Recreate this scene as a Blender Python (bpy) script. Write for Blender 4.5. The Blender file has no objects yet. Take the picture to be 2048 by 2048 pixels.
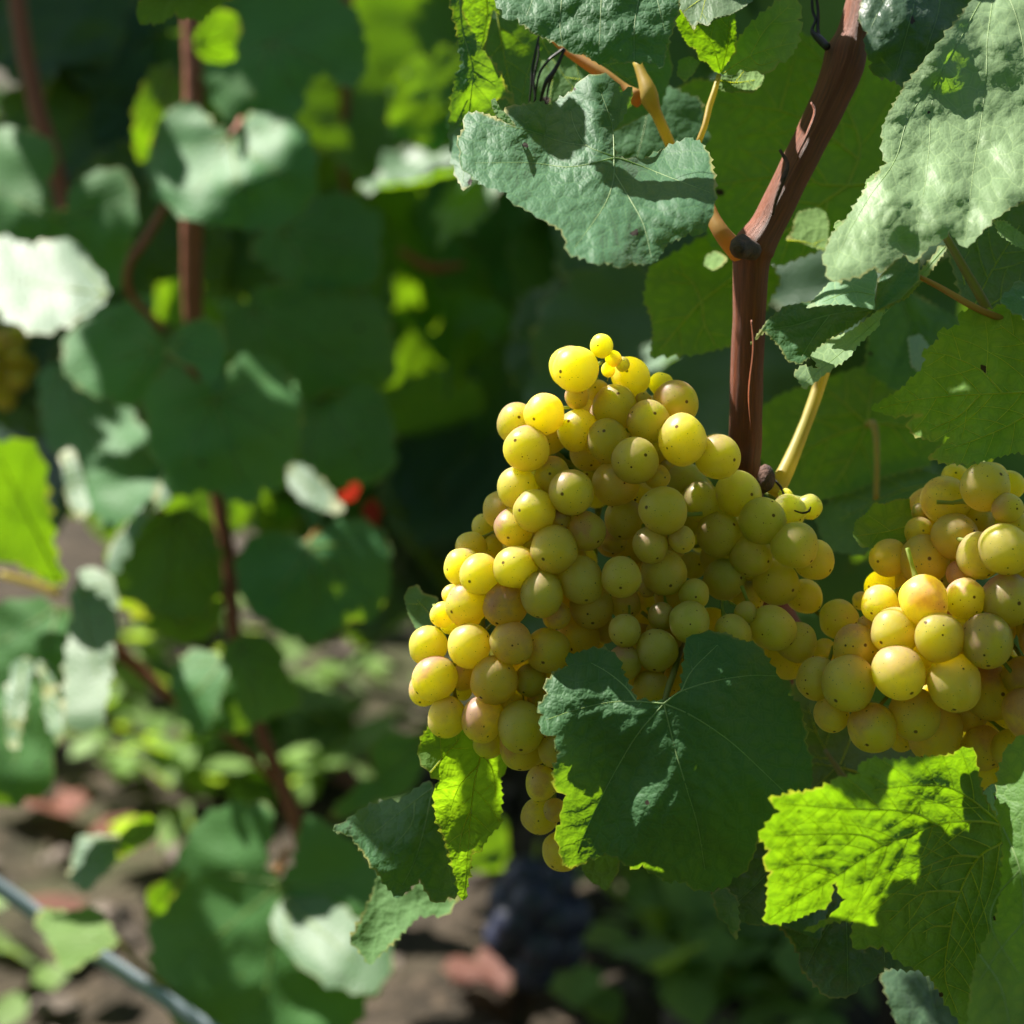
import bpy, bmesh, math, random
import numpy as np
from mathutils import Vector, Matrix
from mathutils.geometry import delaunay_2d_cdt
rnd = random.Random(7)
sc = bpy.context.scene
C = sc.collection

# ------------------------------------------------------------------ camera
PITCH = math.radians(14.0)
CAM = Vector((0.0, 0.0, 0.75))
WD = 0.5333                      # picture width per metre of depth
X = Vector((1, 0, 0)); F = Vector((0, math.cos(PITCH), -math.sin(PITCH))); U = Vector((0, math.sin(PITCH), math.cos(PITCH)))
FOCUS = 0.556
cam = bpy.data.cameras.new('camera'); co = bpy.data.objects.new('camera', cam); C.objects.link(co)
co.location = CAM; co.rotation_euler = (math.radians(90) - PITCH, 0, 0)
cam.sensor_width = 36; cam.lens = 36 / WD; cam.clip_start = 0.02; cam.clip_end = 400
cam.dof.use_dof = True; cam.dof.focus_distance = FOCUS; cam.dof.aperture_fstop = 8.8
cam.dof.aperture_blades = 0
sc.camera = co

# ------------------------------------------------------------------ light
SUNC = Vector((-0.49, 0.85, -0.18)).normalized()         # towards the sun: right, up, back to camera
SUN = (X * SUNC.x + U * SUNC.y - F * SUNC.z).normalized()
w = bpy.data.worlds.new("World"); sc.world = w; w.use_nodes = True
nt = w.node_tree; sky = nt.nodes.new('ShaderNodeTexSky'); sky.sky_type = 'NISHITA'; sky.sun_disc = False
sky.sun_elevation = math.asin(SUN.z); sky.sun_rotation = math.atan2(SUN.x, SUN.y)
nt.links.new(sky.outputs[0], nt.nodes['Background'].inputs[0]); nt.nodes['Background'].inputs[1].default_value = 0.05
sl = bpy.data.lights.new('sun', 'SUN'); so = bpy.data.objects.new('sun', sl); C.objects.link(so)
sl.energy = 5.0; sl.angle = math.radians(0.53); sl.color = (1.0, 0.95, 0.86)
so.rotation_euler = SUN.to_track_quat('Z', 'Y').to_euler(); so.location = (-1, 1, 3)
sc.view_settings.view_transform = 'Standard'; sc.view_settings.look = 'None'
sc.view_settings.exposure = 1.74; sc.view_settings.gamma = 1; sc.view_settings.use_curve_mapping = False
sc.render.engine = 'CYCLES'
cy = sc.cycles
cy.use_denoising = True; cy.max_bounces = 10; cy.diffuse_bounces = 4; cy.glossy_bounces = 3; cy.transmission_bounces = 6
cy.transparent_max_bounces = 8; cy.sample_clamp_indirect = 6; cy.caustics_reflective = False; cy.caustics_refractive = False
cy.use_adaptive_sampling = False

def P(px, py, d):
    """a point seen at photograph pixel px, py (2048 wide) at depth d metres"""
    k = WD * d / 2048
    return CAM + F * d + X * ((px - 1024) * k) - U * ((py - 1024) * k)
def Pn(a, d):
    a = np.asarray(a, float); d = np.asarray(d, float) + np.zeros(len(a)); k = WD * d / 2048
    return (np.array(CAM)[None] + d[:, None] * np.array(F)[None] + ((a[:, 0] - 1024) * k)[:, None] * np.array(X)[None]
            - ((a[:, 1] - 1024) * k)[:, None] * np.array(U)[None])

# ------------------------------------------------------------------ materials
def mat(name):
    m = bpy.data.materials.new(name); m.use_nodes = True; n = m.node_tree; n.nodes.clear()
    return m, n
class N:
    """small helper for node graphs"""
    def __init__(s, tree): s.t = tree
    def n(s, typ, ins=None, **kw):
        x = s.t.nodes.new(typ)
        for k, v in kw.items(): setattr(x, k, v)
        if ins:
            for k, v in ins.items():
                if isinstance(v, bpy.types.NodeSocket): s.t.links.new(v, x.inputs[k])
                else: x.inputs[k].default_value = v
        return x
    def math(s, op, a, b=0.0, c=None, clamp=False):
        d = {0: a, 1: b}
        if c is not None: d[2] = c
        return s.n('ShaderNodeMath', d, operation=op, use_clamp=clamp).outputs[0]
    def mix(s, f, a, b, bt='MIX'):
        x = s.n('ShaderNodeMix', data_type='RGBA', blend_type=bt)
        for i, v in ((0, f), (6, a), (7, b)):
            if isinstance(v, bpy.types.NodeSocket): s.t.links.new(v, x.inputs[i])
            else: x.inputs[i].default_value = (*v, 1) if i and len(v) == 3 else v
        return x.outputs[2]
    def ramp(s, f, lo, hi):
        return s.n('ShaderNodeMapRange', {0: f, 1: lo, 2: hi, 3: 0.0, 4: 1.0}, interpolation_type='SMOOTHSTEP').outputs[0]
    def noise(s, vec, scale, detail=2, rough=.5):
        return s.n('ShaderNodeTexNoise', {'Vector': vec, 'Scale': scale, 'Detail': detail, 'Roughness': rough}).outputs[0]
    def out(s, sh): s.n('ShaderNodeOutputMaterial', {0: sh})

def leaf_material(name, up, dn, tr, trmix=0.5, sheen=.12, rough=0.58, bump=0.6, brown=0.12, spec=0.3):
    m, t = mat(name); g = N(t)
    uv = g.n('ShaderNodeUVMap').outputs[0]
    geo = g.n('ShaderNodeNewGeometry'); oi = g.n('ShaderNodeObjectInfo')
    uvr = g.n('ShaderNodeVectorMath', {0: uv, 1: (0, 0, 0)}, operation='ADD')
    rv = g.n('ShaderNodeVectorMath', {0: oi.outputs['Random'], 1: (3.1, 5.7, 0)}, operation='MULTIPLY').outputs[0]
    t.links.new(rv, uvr.inputs[1]); uvr = uvr.outputs[0]
    warp = g.n('ShaderNodeTexNoise', {'Vector': uvr, 'Scale': 60, 'Detail': 2}).outputs[1]
    wv = g.n('ShaderNodeVectorMath', {0: warp, 1: (.0022, .0022, 0), 2: uvr}, operation='MULTIPLY_ADD').outputs[0]
    v1 = g.n('ShaderNodeTexVoronoi', {'Vector': wv, 'Scale': 230}, feature='DISTANCE_TO_EDGE', voronoi_dimensions='2D').outputs[0]
    v2 = g.n('ShaderNodeTexVoronoi', {'Vector': wv, 'Scale': 720}, feature='DISTANCE_TO_EDGE', voronoi_dimensions='2D').outputs[0]
    h1 = g.ramp(v1, 0.0, 0.34); h2 = g.ramp(v2, 0.0, 0.35)
    blotch = g.noise(uvr, 35, 4, .6)
    fine = g.noise(uvr, 900, 2, .6)
    h = g.math('ADD', h1, g.math('MULTIPLY', h2, .32)); h = g.math('ADD', h, g.math('MULTIPLY', fine, .08))
    amp = g.ramp(g.noise(uvr, 18, 2), .25, .7)
    h = g.math('MULTIPLY', h, g.math('ADD', g.math('MULTIPLY', amp, .75), .35))
    bmp = g.n('ShaderNodeBump', {'Strength': min(1, .6 * bump), 'Distance': 0.0006, 'Height': h}).outputs[0]
    vd = g.n('ShaderNodeAttribute', attribute_name='vd').outputs['Fac']
    ed = g.n('ShaderNodeAttribute', attribute_name='edge').outputs['Fac']
    line = g.math('SUBTRACT', 1.0, g.ramp(v1, 0.0, .07))
    line2 = g.math('SUBTRACT', 1.0, g.ramp(v2, 0.0, .1))
    rr = oi.outputs['Random']
    cu = g.mix(blotch, tuple(c * .72 for c in up), tuple(c * 1.3 for c in up))
    cu = g.mix(g.math('MULTIPLY', rr, .5), cu, (up[0] * 1.9, up[1] * 1.2, up[2] * .75))
    cu = g.mix(g.math('MULTIPLY', g.math('ADD', line, g.math('MULTIPLY', line2, .35)), .38), cu, (up[0] * 2.2 + .02, up[1] * 1.7 + .02, up[2] * 1.4))
    cd = g.mix(blotch, tuple(c * .8 for c in dn), tuple(c * 1.2 for c in dn))
    cd = g.mix(g.math('MULTIPLY', g.math('ADD', line, g.math('MULTIPLY', line2, .5)), .35), cd, tuple(c * 1.7 for c in dn))
    base = g.mix(geo.outputs['Backfacing'], cu, cd)
    trc = g.mix(blotch, (tr[0] * .7, tr[1] * .82, tr[2]), (tr[0] * 1.2, tr[1] * 1.08, tr[2]))
    trc = g.mix(g.math('MULTIPLY', line, .6), trc, (tr[0] * 1.5, tr[1] * 1.15, tr[2] * 1.2))
    trc = g.mix(g.math('MULTIPLY', g.math('SUBTRACT', 1.0, h1), .6), trc, (tr[0] * .5, tr[1] * .6, tr[2] * .5))
    # dry, yellowish margin and a few brown spots: real wear with its own shape
    en = g.math('ADD', ed, g.math('MULTIPLY', g.math('SUBTRACT', g.noise(uvr, 60, 3), .5), 1.1))
    ef = g.math('MULTIPLY', g.math('SUBTRACT', 1.0, g.ramp(en, -.25, .22)), .7)
    base = g.mix(ef, base, (.34, .30, .08)); trc = g.mix(ef, trc, (.55, .5, .05))
    spot = g.n('ShaderNodeTexVoronoi', {'Vector': uvr, 'Scale': 60}, voronoi_dimensions='2D')
    sf = g.math('MULTIPLY', g.math('LESS_THAN', spot.outputs[0], g.math('MULTIPLY', g.math('POWER', g.noise(uvr, 300), 3.0), .36)), g.math('GREATER_THAN', g.n('ShaderNodeSeparateColor', {0: spot.outputs[1]}).outputs[0], 1 - brown))
    base = g.mix(sf, base, (.035, .022, .012)); trc = g.mix(sf, trc, (.06, .03, .005))
    rgh = g.math('ADD', g.math('MULTIPLY', g.math('ADD', blotch, geo.outputs['Backfacing']), .16), rough - .08)
    pb = g.n('ShaderNodeBsdfPrincipled', {'Base Color': base, 'Roughness': rgh, 'IOR': 1.45, 'Specular IOR Level': spec, 'Normal': bmp,
                                         'Sheen Weight': sheen, 'Sheen Roughness': .45})
    tb = g.n('ShaderNodeBsdfTranslucent', {'Color': trc, 'Normal': bmp})
    mx = g.n('ShaderNodeMixShader', {0: trmix, 1: pb.outputs[0], 2: tb.outputs[0]})
    g.out(mx.outputs[0]); return m

M = {}
M['leaf'] = leaf_material('vine_leaf', (.030, .112, .050), (.080, .175, .05), (.30, .56, .010), .32)
M['young'] = leaf_material('young_vine_leaf', (.10, .24, .05), (.15, .26, .07), (.25, .48, .004), .44, bump=.8, brown=.1)
M['glossy'] = leaf_material('waxy_vine_leaf', (.15, .275, .155), (.10, .16, .07), (.38, .7, .02), .34, rough=.55, bump=.3, spec=.35, sheen=.05)
M['pale'] = leaf_material('sunlit_pale_vine_leaf', (.062, .150, .078), (.08, .14, .06), (.36, .66, .01), .34, sheen=.08, rough=.5, bump=.5, spec=.4)  # lighter copy for sunlit far leaves; the sun is put into its colour
M['mid'] = leaf_material('thin_vine_leaf', (.075, .19, .05), (.13, .25, .05), (.42, .74, .010), .48, bump=.5)
M['dark'] = leaf_material('dark_vine_leaf', (.034, .085, .055), (.08, .135, .065), (.25, .45, .01), .32, rough=.38)
M['far'] = leaf_material('far_vine_leaf', (.046, .165, .055), (.06, .14, .045), (.38, .68, .012), .30, sheen=.05, rough=.55, bump=.5, spec=.25)
M['red_leaf'] = leaf_material('red_vine_leaf', (.20, .02, .015), (.4, .05, .03), (.35, .02, .01), .4)
M['dry'] = leaf_material('dry_leaf', (.11, .04, .028), (.10, .05, .03), (.4, .22, .08), .3)

def simple(name, col, rough=.6, col2=None, scale=80, stretch=None, trans=None, bump=.3, bdist=.0006, spec=.4):
    m, t = mat(name); g = N(t); tc = g.n('ShaderNodeTexCoord').outputs['Object']
    vec = tc
    if stretch: vec = g.n('ShaderNodeUVMap').outputs[0]; vec = g.n('ShaderNodeMapping', {0: vec, 3: stretch}).outputs[0]
    n1 = g.noise(vec, scale, 5, .6); n2 = g.noise(vec, scale * 4, 3, .6)
    c = g.mix(g.ramp(n1, .3, .7), col, col2 or tuple(x * .6 for x in col))
    b = g.n('ShaderNodeBump', {'Strength': bump, 'Distance': bdist, 'Height': g.math('ADD', n1, g.math('MULTIPLY', n2, .5))}).outputs[0]
    pb = g.n('ShaderNodeBsdfPrincipled', {'Base Color': c, 'Roughness': rough, 'Normal': b, 'Specular IOR Level': spec})
    if trans:
        tb = g.n('ShaderNodeBsdfTranslucent', {'Color': (*trans, 1)})
        pb = g.n('ShaderNodeMixShader', {0: .7 if 'under' in name else .45, 1: pb.outputs[0], 2: tb.outputs[0]})
    g.out(pb.outputs[0]); return m
M['vein'] = simple('leaf_vein', (.20, .29, .09), .5, (.16, .25, .07), trans=(.6, .72, .1))
M['vein_up'] = simple('leaf_vein_upper', (.34, .46, .20), .5, (.27, .38, .16), trans=(.4, .6, .05))
M['vein_under'] = simple('leaf_vein_under', (.34, .40, .15), .5, (.28, .34, .12), trans=(.95, .98, .12))
M['bark'] = simple('reddish_cane_bark', (.27, .068, .022), .55, (.10, .028, .012), 14, (1, .05, 1), bump=.8, bdist=.0006)
M['bark_far'] = simple('brown_cane_bark', (.30, .095, .042), .6, (.18, .055, .028), 14, (1, .06, 1), bump=.5)
M['petiole'] = simple('petiole_skin', (.46, .42, .10), .45, (.42, .27, .07), 30, trans=(.7, .6, .1))
M['petiole_red'] = simple('red_petiole_skin', (.42, .20, .08), .45, (.40, .27, .08), 20, trans=(.7, .35, .1))
M['petiole_olive'] = simple('olive_petiole_skin', (.22, .24, .07), .45, (.24, .17, .06), 30, trans=(.4, .4, .1))
M['tendril'] = simple('dried_black_tendril', (.012, .010, .012), .5)
M['knot'] = simple('dark_bud_bark', (.10, .045, .03), .8, (.03, .015, .012), 300, bump=1, bdist=.001)
M['trunk'] = simple('old_vine_bark', (.085, .055, .04), .9, (.02, .014, .011), 25, (1, .1, 1), bump=1, bdist=.006)
M['pipe'] = simple('pale_blue_pipe', (.30, .36, .40), .5, (.24, .30, .34), 20)
M['stalk'] = simple('green_stalk', (.28, .34, .07), .5, (.2, .25, .05), 200, trans=(.5, .6, .05))
M['stone'] = simple('field_stone', (.14, .11, .085), .85, (.08, .06, .05), 20, bump=.6, bdist=.004)
M['black_grape'] = simple('blue_black_grape_skin', (.012, .014, .035), .35, (.03, .035, .07), 60)

def soil_mat():
    m, t = mat('vineyard_soil'); g = N(t); tc = g.n('ShaderNodeTexCoord').outputs['Object']
    a = g.noise(tc, 1.6, 4); b = g.noise(tc, 14, 6, .65); c = g.noise(tc, 60, 4, .6)
    col = g.mix(g.ramp(b, .3, .7), (.020, .016, .011), (.052, .040, .027))
    col = g.mix(g.ramp(a, .48, .62), col, (.045, .05, .02))
    col = g.mix(g.ramp(c, .5, .75), col, (.095, .07, .048))
    bp = g.n('ShaderNodeBump', {'Strength': .9, 'Distance': .03, 'Height': g.math('ADD', b, g.math('MULTIPLY', c, .4))}).outputs[0]
    g.out(g.n('ShaderNodeBsdfPrincipled', {'Base Color': col, 'Roughness': .95, 'Normal': bp, 'Specular IOR Level': .2}).outputs[0]); return m
M['soil'] = soil_mat()

def grape_material(name, green, amber, blush_max=.85):
    m, t = mat(name); g = N(t)
    oc = g.n('ShaderNodeTexCoord').outputs['Object']; oi = g.n('ShaderNodeObjectInfo'); rr = oi.outputs['Random']
    off = g.n('ShaderNodeVectorMath', {0: oc, 1: (0, 0, 0)}, operation='ADD')
    rv = g.n('ShaderNodeVectorMath', {0: rr, 1: (37., 61., 83.)}, operation='MULTIPLY').outputs[0]
    t.links.new(rv, off.inputs[1]); off = off.outputs[0]
    sep = g.n('ShaderNodeSeparateXYZ', {0: oc}); x, y, z = sep.outputs
    n1 = g.noise(off, 1.3, 3); n2 = g.noise(off, 6, 4, .65)
    base = g.mix(g.ramp(rr, .15, .95), green, amber)
    # pink-brown blush round the local +X cap (the side turned to the sun)
    capm = g.ramp(g.math('ADD', x, g.math('MULTIPLY', g.math('SUBTRACT', n1, .5), 1.7)), .2, .95)
    rw = g.n('ShaderNodeTexWhiteNoise', {'W': rr}, noise_dimensions='1D').outputs[0]
    capm = g.math('MULTIPLY', capm, g.math('MULTIPLY', g.ramp(rw, .15, .9), blush_max))
    capm = g.math('MULTIPLY', capm, g.math('ADD', .6, g.math('MULTIPLY', n2, .8)), clamp=True)
    base = g.mix(capm, base, (.50, .17, .09))
    # brown freckles
    def dots(scale, size, thr):
        v = g.n('ShaderNodeTexVoronoi', {'Vector': off, 'Scale': scale, 'Randomness': 1.0})
        s = g.n('ShaderNodeSeparateColor', {0: v.outputs[1]})
        sz = g.math('MULTIPLY', s.outputs[1], size)
        a = g.math('SUBTRACT', 1.0, g.ramp(g.math('SUBTRACT', v.outputs[0], sz), 0.0, .06))
        return g.math('MULTIPLY', a, g.math('GREATER_THAN', s.outputs[0], thr))
    d = g.math('MAXIMUM', dots(6.5, .10, .12), g.math('MULTIPLY', dots(2.6, .11, .55), 1.0))
    d = g.math('MAXIMUM', d, g.math('MULTIPLY', dots(12, .13, .4), .6))
    # the style scar at local -Z
    r2 = g.math('SQRT', g.math('ADD', g.math('MULTIPLY', x, x), g.math('MULTIPLY', y, y)))
    scar = g.math('MULTIPLY', g.math('SUBTRACT', 1.0, g.ramp(r2, .055, .10)), g.math('LESS_THAN', z, 0.0))
    d = g.math('MAXIMUM', d, g.math('MULTIPLY', scar, .95))
    skin = g.mix(capm, (.70, .50, .28), (.62, .30, .22))
    russ = g.math('MULTIPLY', g.ramp(g.noise(off, 3.2, 6, .75), .60, .72), g.math('MULTIPLY', g.ramp(rw, .55, .9), .6))
    base = g.mix(russ, base, (.50, .15, .03)); skin = g.mix(russ, skin, (.30, .12, .05))
    base = g.mix(g.math('MULTIPLY', d, .85), base, (.10, .035, .01))
    skin = g.mix(d, skin, (.05, .025, .012))
    bmp = g.n('ShaderNodeBump', {'Strength': .12, 'Distance': .0003, 'Height': g.noise(off, 22, 3)}).outputs[0]
    pb = g.n('ShaderNodeBsdfPrincipled', {'Base Color': base, 'Roughness': .38, 'IOR': 1.38, 'Specular IOR Level': .35, 'Normal': bmp,
        'Subsurface Weight': 1.0, 'Subsurface Radius': (1.0, .80, .10), 'Subsurface Scale': .13, 'Subsurface Anisotropy': .3})
    pb.subsurface_method = 'RANDOM_WALK'
    gl = g.n('ShaderNodeBsdfGlass', {'Color': (1.0, .86, .26, 1), 'Roughness': .28, 'IOR': 1.25, 'Normal': bmp})      # the clear flesh
    pb = g.n('ShaderNodeMixShader', {0: g.math('MULTIPLY', g.math('SUBTRACT', 1.0, d), .14), 1: pb.outputs[0], 2: gl.outputs[0]})
    df = g.n('ShaderNodeBsdfDiffuse', {'Color': skin, 'Normal': bmp})
    bloom_lit = g.math('ADD', .10, g.math('MULTIPLY', g.ramp(g.noise(off, 2.6, 5, .7), .35, .68), .13))
    bloom_lit = g.math('ADD', bloom_lit, g.math('MULTIPLY', g.ramp(x, .0, .8), .06))  # paler towards the sunward side: the lit cap put into the skin
    bloom_lit = g.math('MAXIMUM', bloom_lit, g.math('MULTIPLY', d, .85))
    mx = g.n('ShaderNodeMixShader', {0: bloom_lit, 1: pb.outputs[0], 2: df.outputs[0]})
    g.out(mx.outputs[0]); return m
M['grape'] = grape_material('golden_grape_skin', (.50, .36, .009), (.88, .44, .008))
M['grape_gold'] = grape_material('ripe_sunlit_grape_skin', (.95, .52, .008), (.99, .47, .006))  # riper gold, with the sunlit look of outer berries put into the colour
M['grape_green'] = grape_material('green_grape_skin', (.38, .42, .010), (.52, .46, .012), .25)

# ------------------------------------------------------------------ objects
def link(name, me, parent=None, m=None, loc=None):
    o = bpy.data.objects.new(name, me); C.objects.link(o)
    if m is not None and me is not None and not me.materials: me.materials.append(m)
    if parent is not None: o.parent = parent
    if loc is not None: o.location = loc
    return o
def thing(name, label, cat, loc, group=None):
    o = bpy.data.objects.new(name, None); C.objects.link(o); o.location = loc; o.empty_display_size = .05
    o['label'] = label; o['category'] = cat
    if group: o['group'] = group
    return o
def np_mesh(name, v, f, smooth=True):
    me = bpy.data.meshes.new(name); me.from_pydata([tuple(map(float, p)) for p in v], [], [tuple(map(int, q)) for q in f]); me.update()
    if smooth: me.polygons.foreach_set('use_smooth', [True] * len(me.polygons))
    return me
def rel(v, parent):
    return np.asarray(v, float) - np.array(parent.location)[None]

def catmull(pts, step):
    p = np.asarray(pts, float)
    if len(p) < 3:
        n = max(2, int(np.linalg.norm(p[-1] - p[0]) / step)); t = np.linspace(0, 1, n)[:, None]; return p[0] * (1 - t) + p[-1] * t
    q = np.vstack([2 * p[0] - p[1], p, 2 * p[-1] - p[-2]]); out = []
    for i in range(1, len(q) - 2):
        a, b, c, d = q[i - 1], q[i], q[i + 1], q[i + 2]
        n = max(2, int(np.linalg.norm((c - b)[:2 if len(c) < 4 else 3]) / step))
        for t in np.linspace(0, 1, n, endpoint=False):
            out.append(.5 * ((2 * b) + (c - a) * t + (2 * a - 5 * b + 4 * c - d) * t * t + (-a + 3 * b - 3 * c + d) * t ** 3))
    out.append(p[-1]); return np.array(out)

def tube_geo(path, rad, sides=8, cap=True, wob=0.0, seed=0):
    """path (n,3), rad (n,) -> verts, faces, uv"""
    rg = np.random.RandomState(seed); p = np.asarray(path, float); n = len(p); rad = np.asarray(rad, float) + np.zeros(n)
    tg = np.gradient(p, axis=0); tg /= np.linalg.norm(tg, axis=1)[:, None] + 1e-12
    ref = np.array([.13, .31, .94]); 
    if abs(tg[0] @ ref) > .9: ref = np.array([1., 0, 0])
    V = []; UV = []; L = 0
    a = np.cross(tg[0], ref); a /= np.linalg.norm(a)
    ph = rg.rand(4) * 6
    for i in range(n):
        a = a - tg[i] * (a @ tg[i]); a /= np.linalg.norm(a); b = np.cross(tg[i], a)
        if i: L += np.linalg.norm(p[i] - p[i - 1])
        for k in range(sides):
            th = 2 * math.pi * k / sides
            r = rad[i] * (1 + wob * (math.sin(2 * th + ph[0]) * .6 + math.sin(3 * th + L * 180 + ph[1]) * .3 + math.sin(L * 420 + ph[2]) * .3 + math.sin(5 * th + ph[3]) * .35))
            V.append(p[i] + r * (math.cos(th) * a + math.sin(th) * b)); UV.append((k / sides * 2 * math.pi * rad.mean(), L))
    Fc = []
    for i in range(n - 1):
        for k in range(sides):
            k2 = (k + 1) % sides; Fc.append((i * sides + k, i * sides + k2, (i + 1) * sides + k2, (i + 1) * sides + k))
    if cap:
        Fc.append(tuple(range(sides - 1, -1, -1))); Fc.append(tuple((n - 1) * sides + k for k in range(sides)))
    return V, Fc, UV
def tube(name, pts, m, parent, sides=10, wob=0.0, step=12, seed=0, mesh_only=False):
    """pts: (px, py, depth m, radius px)"""
    q = catmull([(a, b, c * 1000, r) for a, b, c, r in pts], step)
    path = Pn(q[:, :2], q[:, 2] / 1000); rad = q[:, 3] * WD * (q[:, 2] / 1000) / 2048
    v, f, uv = tube_geo(path, np.maximum(rad, 1e-5), sides, True, wob, seed)
    me = np_mesh(name, rel(v, parent) if parent is not None else v, f)
    ul = me.uv_layers.new(name='UVMap'); idx = np.zeros(len(me.loops), int); me.loops.foreach_get('vertex_index', idx)
    ul.data.foreach_set('uv', (np.array(uv)[idx] * 100).astype(np.float32).ravel())
    return link(name, me, parent, m)

# ---------------------------------------------------------------- leaves
def pip(poly, pts):
    x, y = pts[:, 0], pts[:, 1]; inside = np.zeros(len(pts), bool); j = len(poly) - 1
    for i in range(len(poly)):
        xi, yi = poly[i]; xj, yj = poly[j]
        c = ((yi > y) != (yj > y)); 
        if yj != yi: inside ^= c & (x < (xj - xi) * (y - yi) / (yj - yi) + xi)
        j = i
    return inside
def seg_dist(pts, poly, closed=True):
    a = np.asarray(poly, float); b = np.roll(a, -1, 0) if closed else a[1:]
    if not closed: a = a[:-1]
    best = np.full(len(pts), 1e9)
    for p, q in zip(a, b):
        d = q - p; L = d @ d
        t = np.clip(((pts - p) @ d) / (L + 1e-12), 0, 1) if L > 0 else np.zeros(len(pts))
        best = np.minimum(best, np.hypot(*(pts - (p + t[:, None] * d)).T))
    return best
def teeth(poly, length, amp, rg):
    """serrate a closed outline"""
    poly = np.asarray(poly, float); area = .5 * np.sum(poly[:, 0] * np.roll(poly[:, 1], -1) - np.roll(poly[:, 0], -1) * poly[:, 1])
    sgn = 1 if area > 0 else -1; out = []
    for i in range(len(poly)):
        a, b = poly[i], poly[(i + 1) % len(poly)]; d = b - a; L = np.hypot(*d)
        if L < 1e-9: continue
        nrm = np.array([d[1], -d[0]]) / L * sgn; n = max(1, int(round(L / length * (0.7 + .6 * rg.rand()))))
        out.append(a)
        for k in range(n):
            t0 = k / n; am = amp * (.45 + .9 * rg.rand()) * min(1, L / n / length)
            out.append(a + d * (t0 + .30 / n) + nrm * am * .35)
            out.append(a + d * (t0 + .62 / n) + nrm * am)
            if k < n - 1: out.append(a + d * (t0 + .86 / n) - nrm * am * .15)
    return np.array(out)

def auto_veins(prim, poly, rg, gap, wmax):
    """side veins springing from the main ones, leaving at about 50 degrees and bending forward"""
    out = []
    allp = [catmull(p, 8) for p in prim]
    for p in allp:
        L = np.concatenate([[0], np.cumsum(np.hypot(*np.diff(p, axis=0).T))]); T = L[-1]
        s = gap * (.6 + .4 * rg.rand()); side = 1 if rg.rand() < .5 else -1
        while s < T * .93:
            i = min(len(p) - 2, np.searchsorted(L, s)); d = p[i + 1] - p[i]; d /= np.hypot(*d) + 1e-9
            ang = side * math.radians(48 + 10 * rg.rand()); dv = np.array([d[0] * math.cos(ang) - d[1] * math.sin(ang), d[0] * math.sin(ang) + d[1] * math.cos(ang)])
            q = [p[i].copy()]; cur = p[i].copy(); st = 9.0; nmax = int((T - s) * .75 / st) + 2
            for k in range(nmax):
                dv = dv + d * .045 + rg.randn(2) * .03; dv /= np.hypot(*dv); cur = cur + dv * st
                if not pip(poly, cur[None])[0]: break
                if k > 1 and min(np.min(np.hypot(*(o[::2] - cur).T)) for o in allp if o is not p) < 10 if len(allp) > 1 else False: break
                q.append(cur.copy())
            if len(q) > 2: out.append((np.array(q), wmax * (.45 - .2 * s / T)))
            s += gap * (.35 + .35 * rg.rand()); side = -side
    return out

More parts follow.
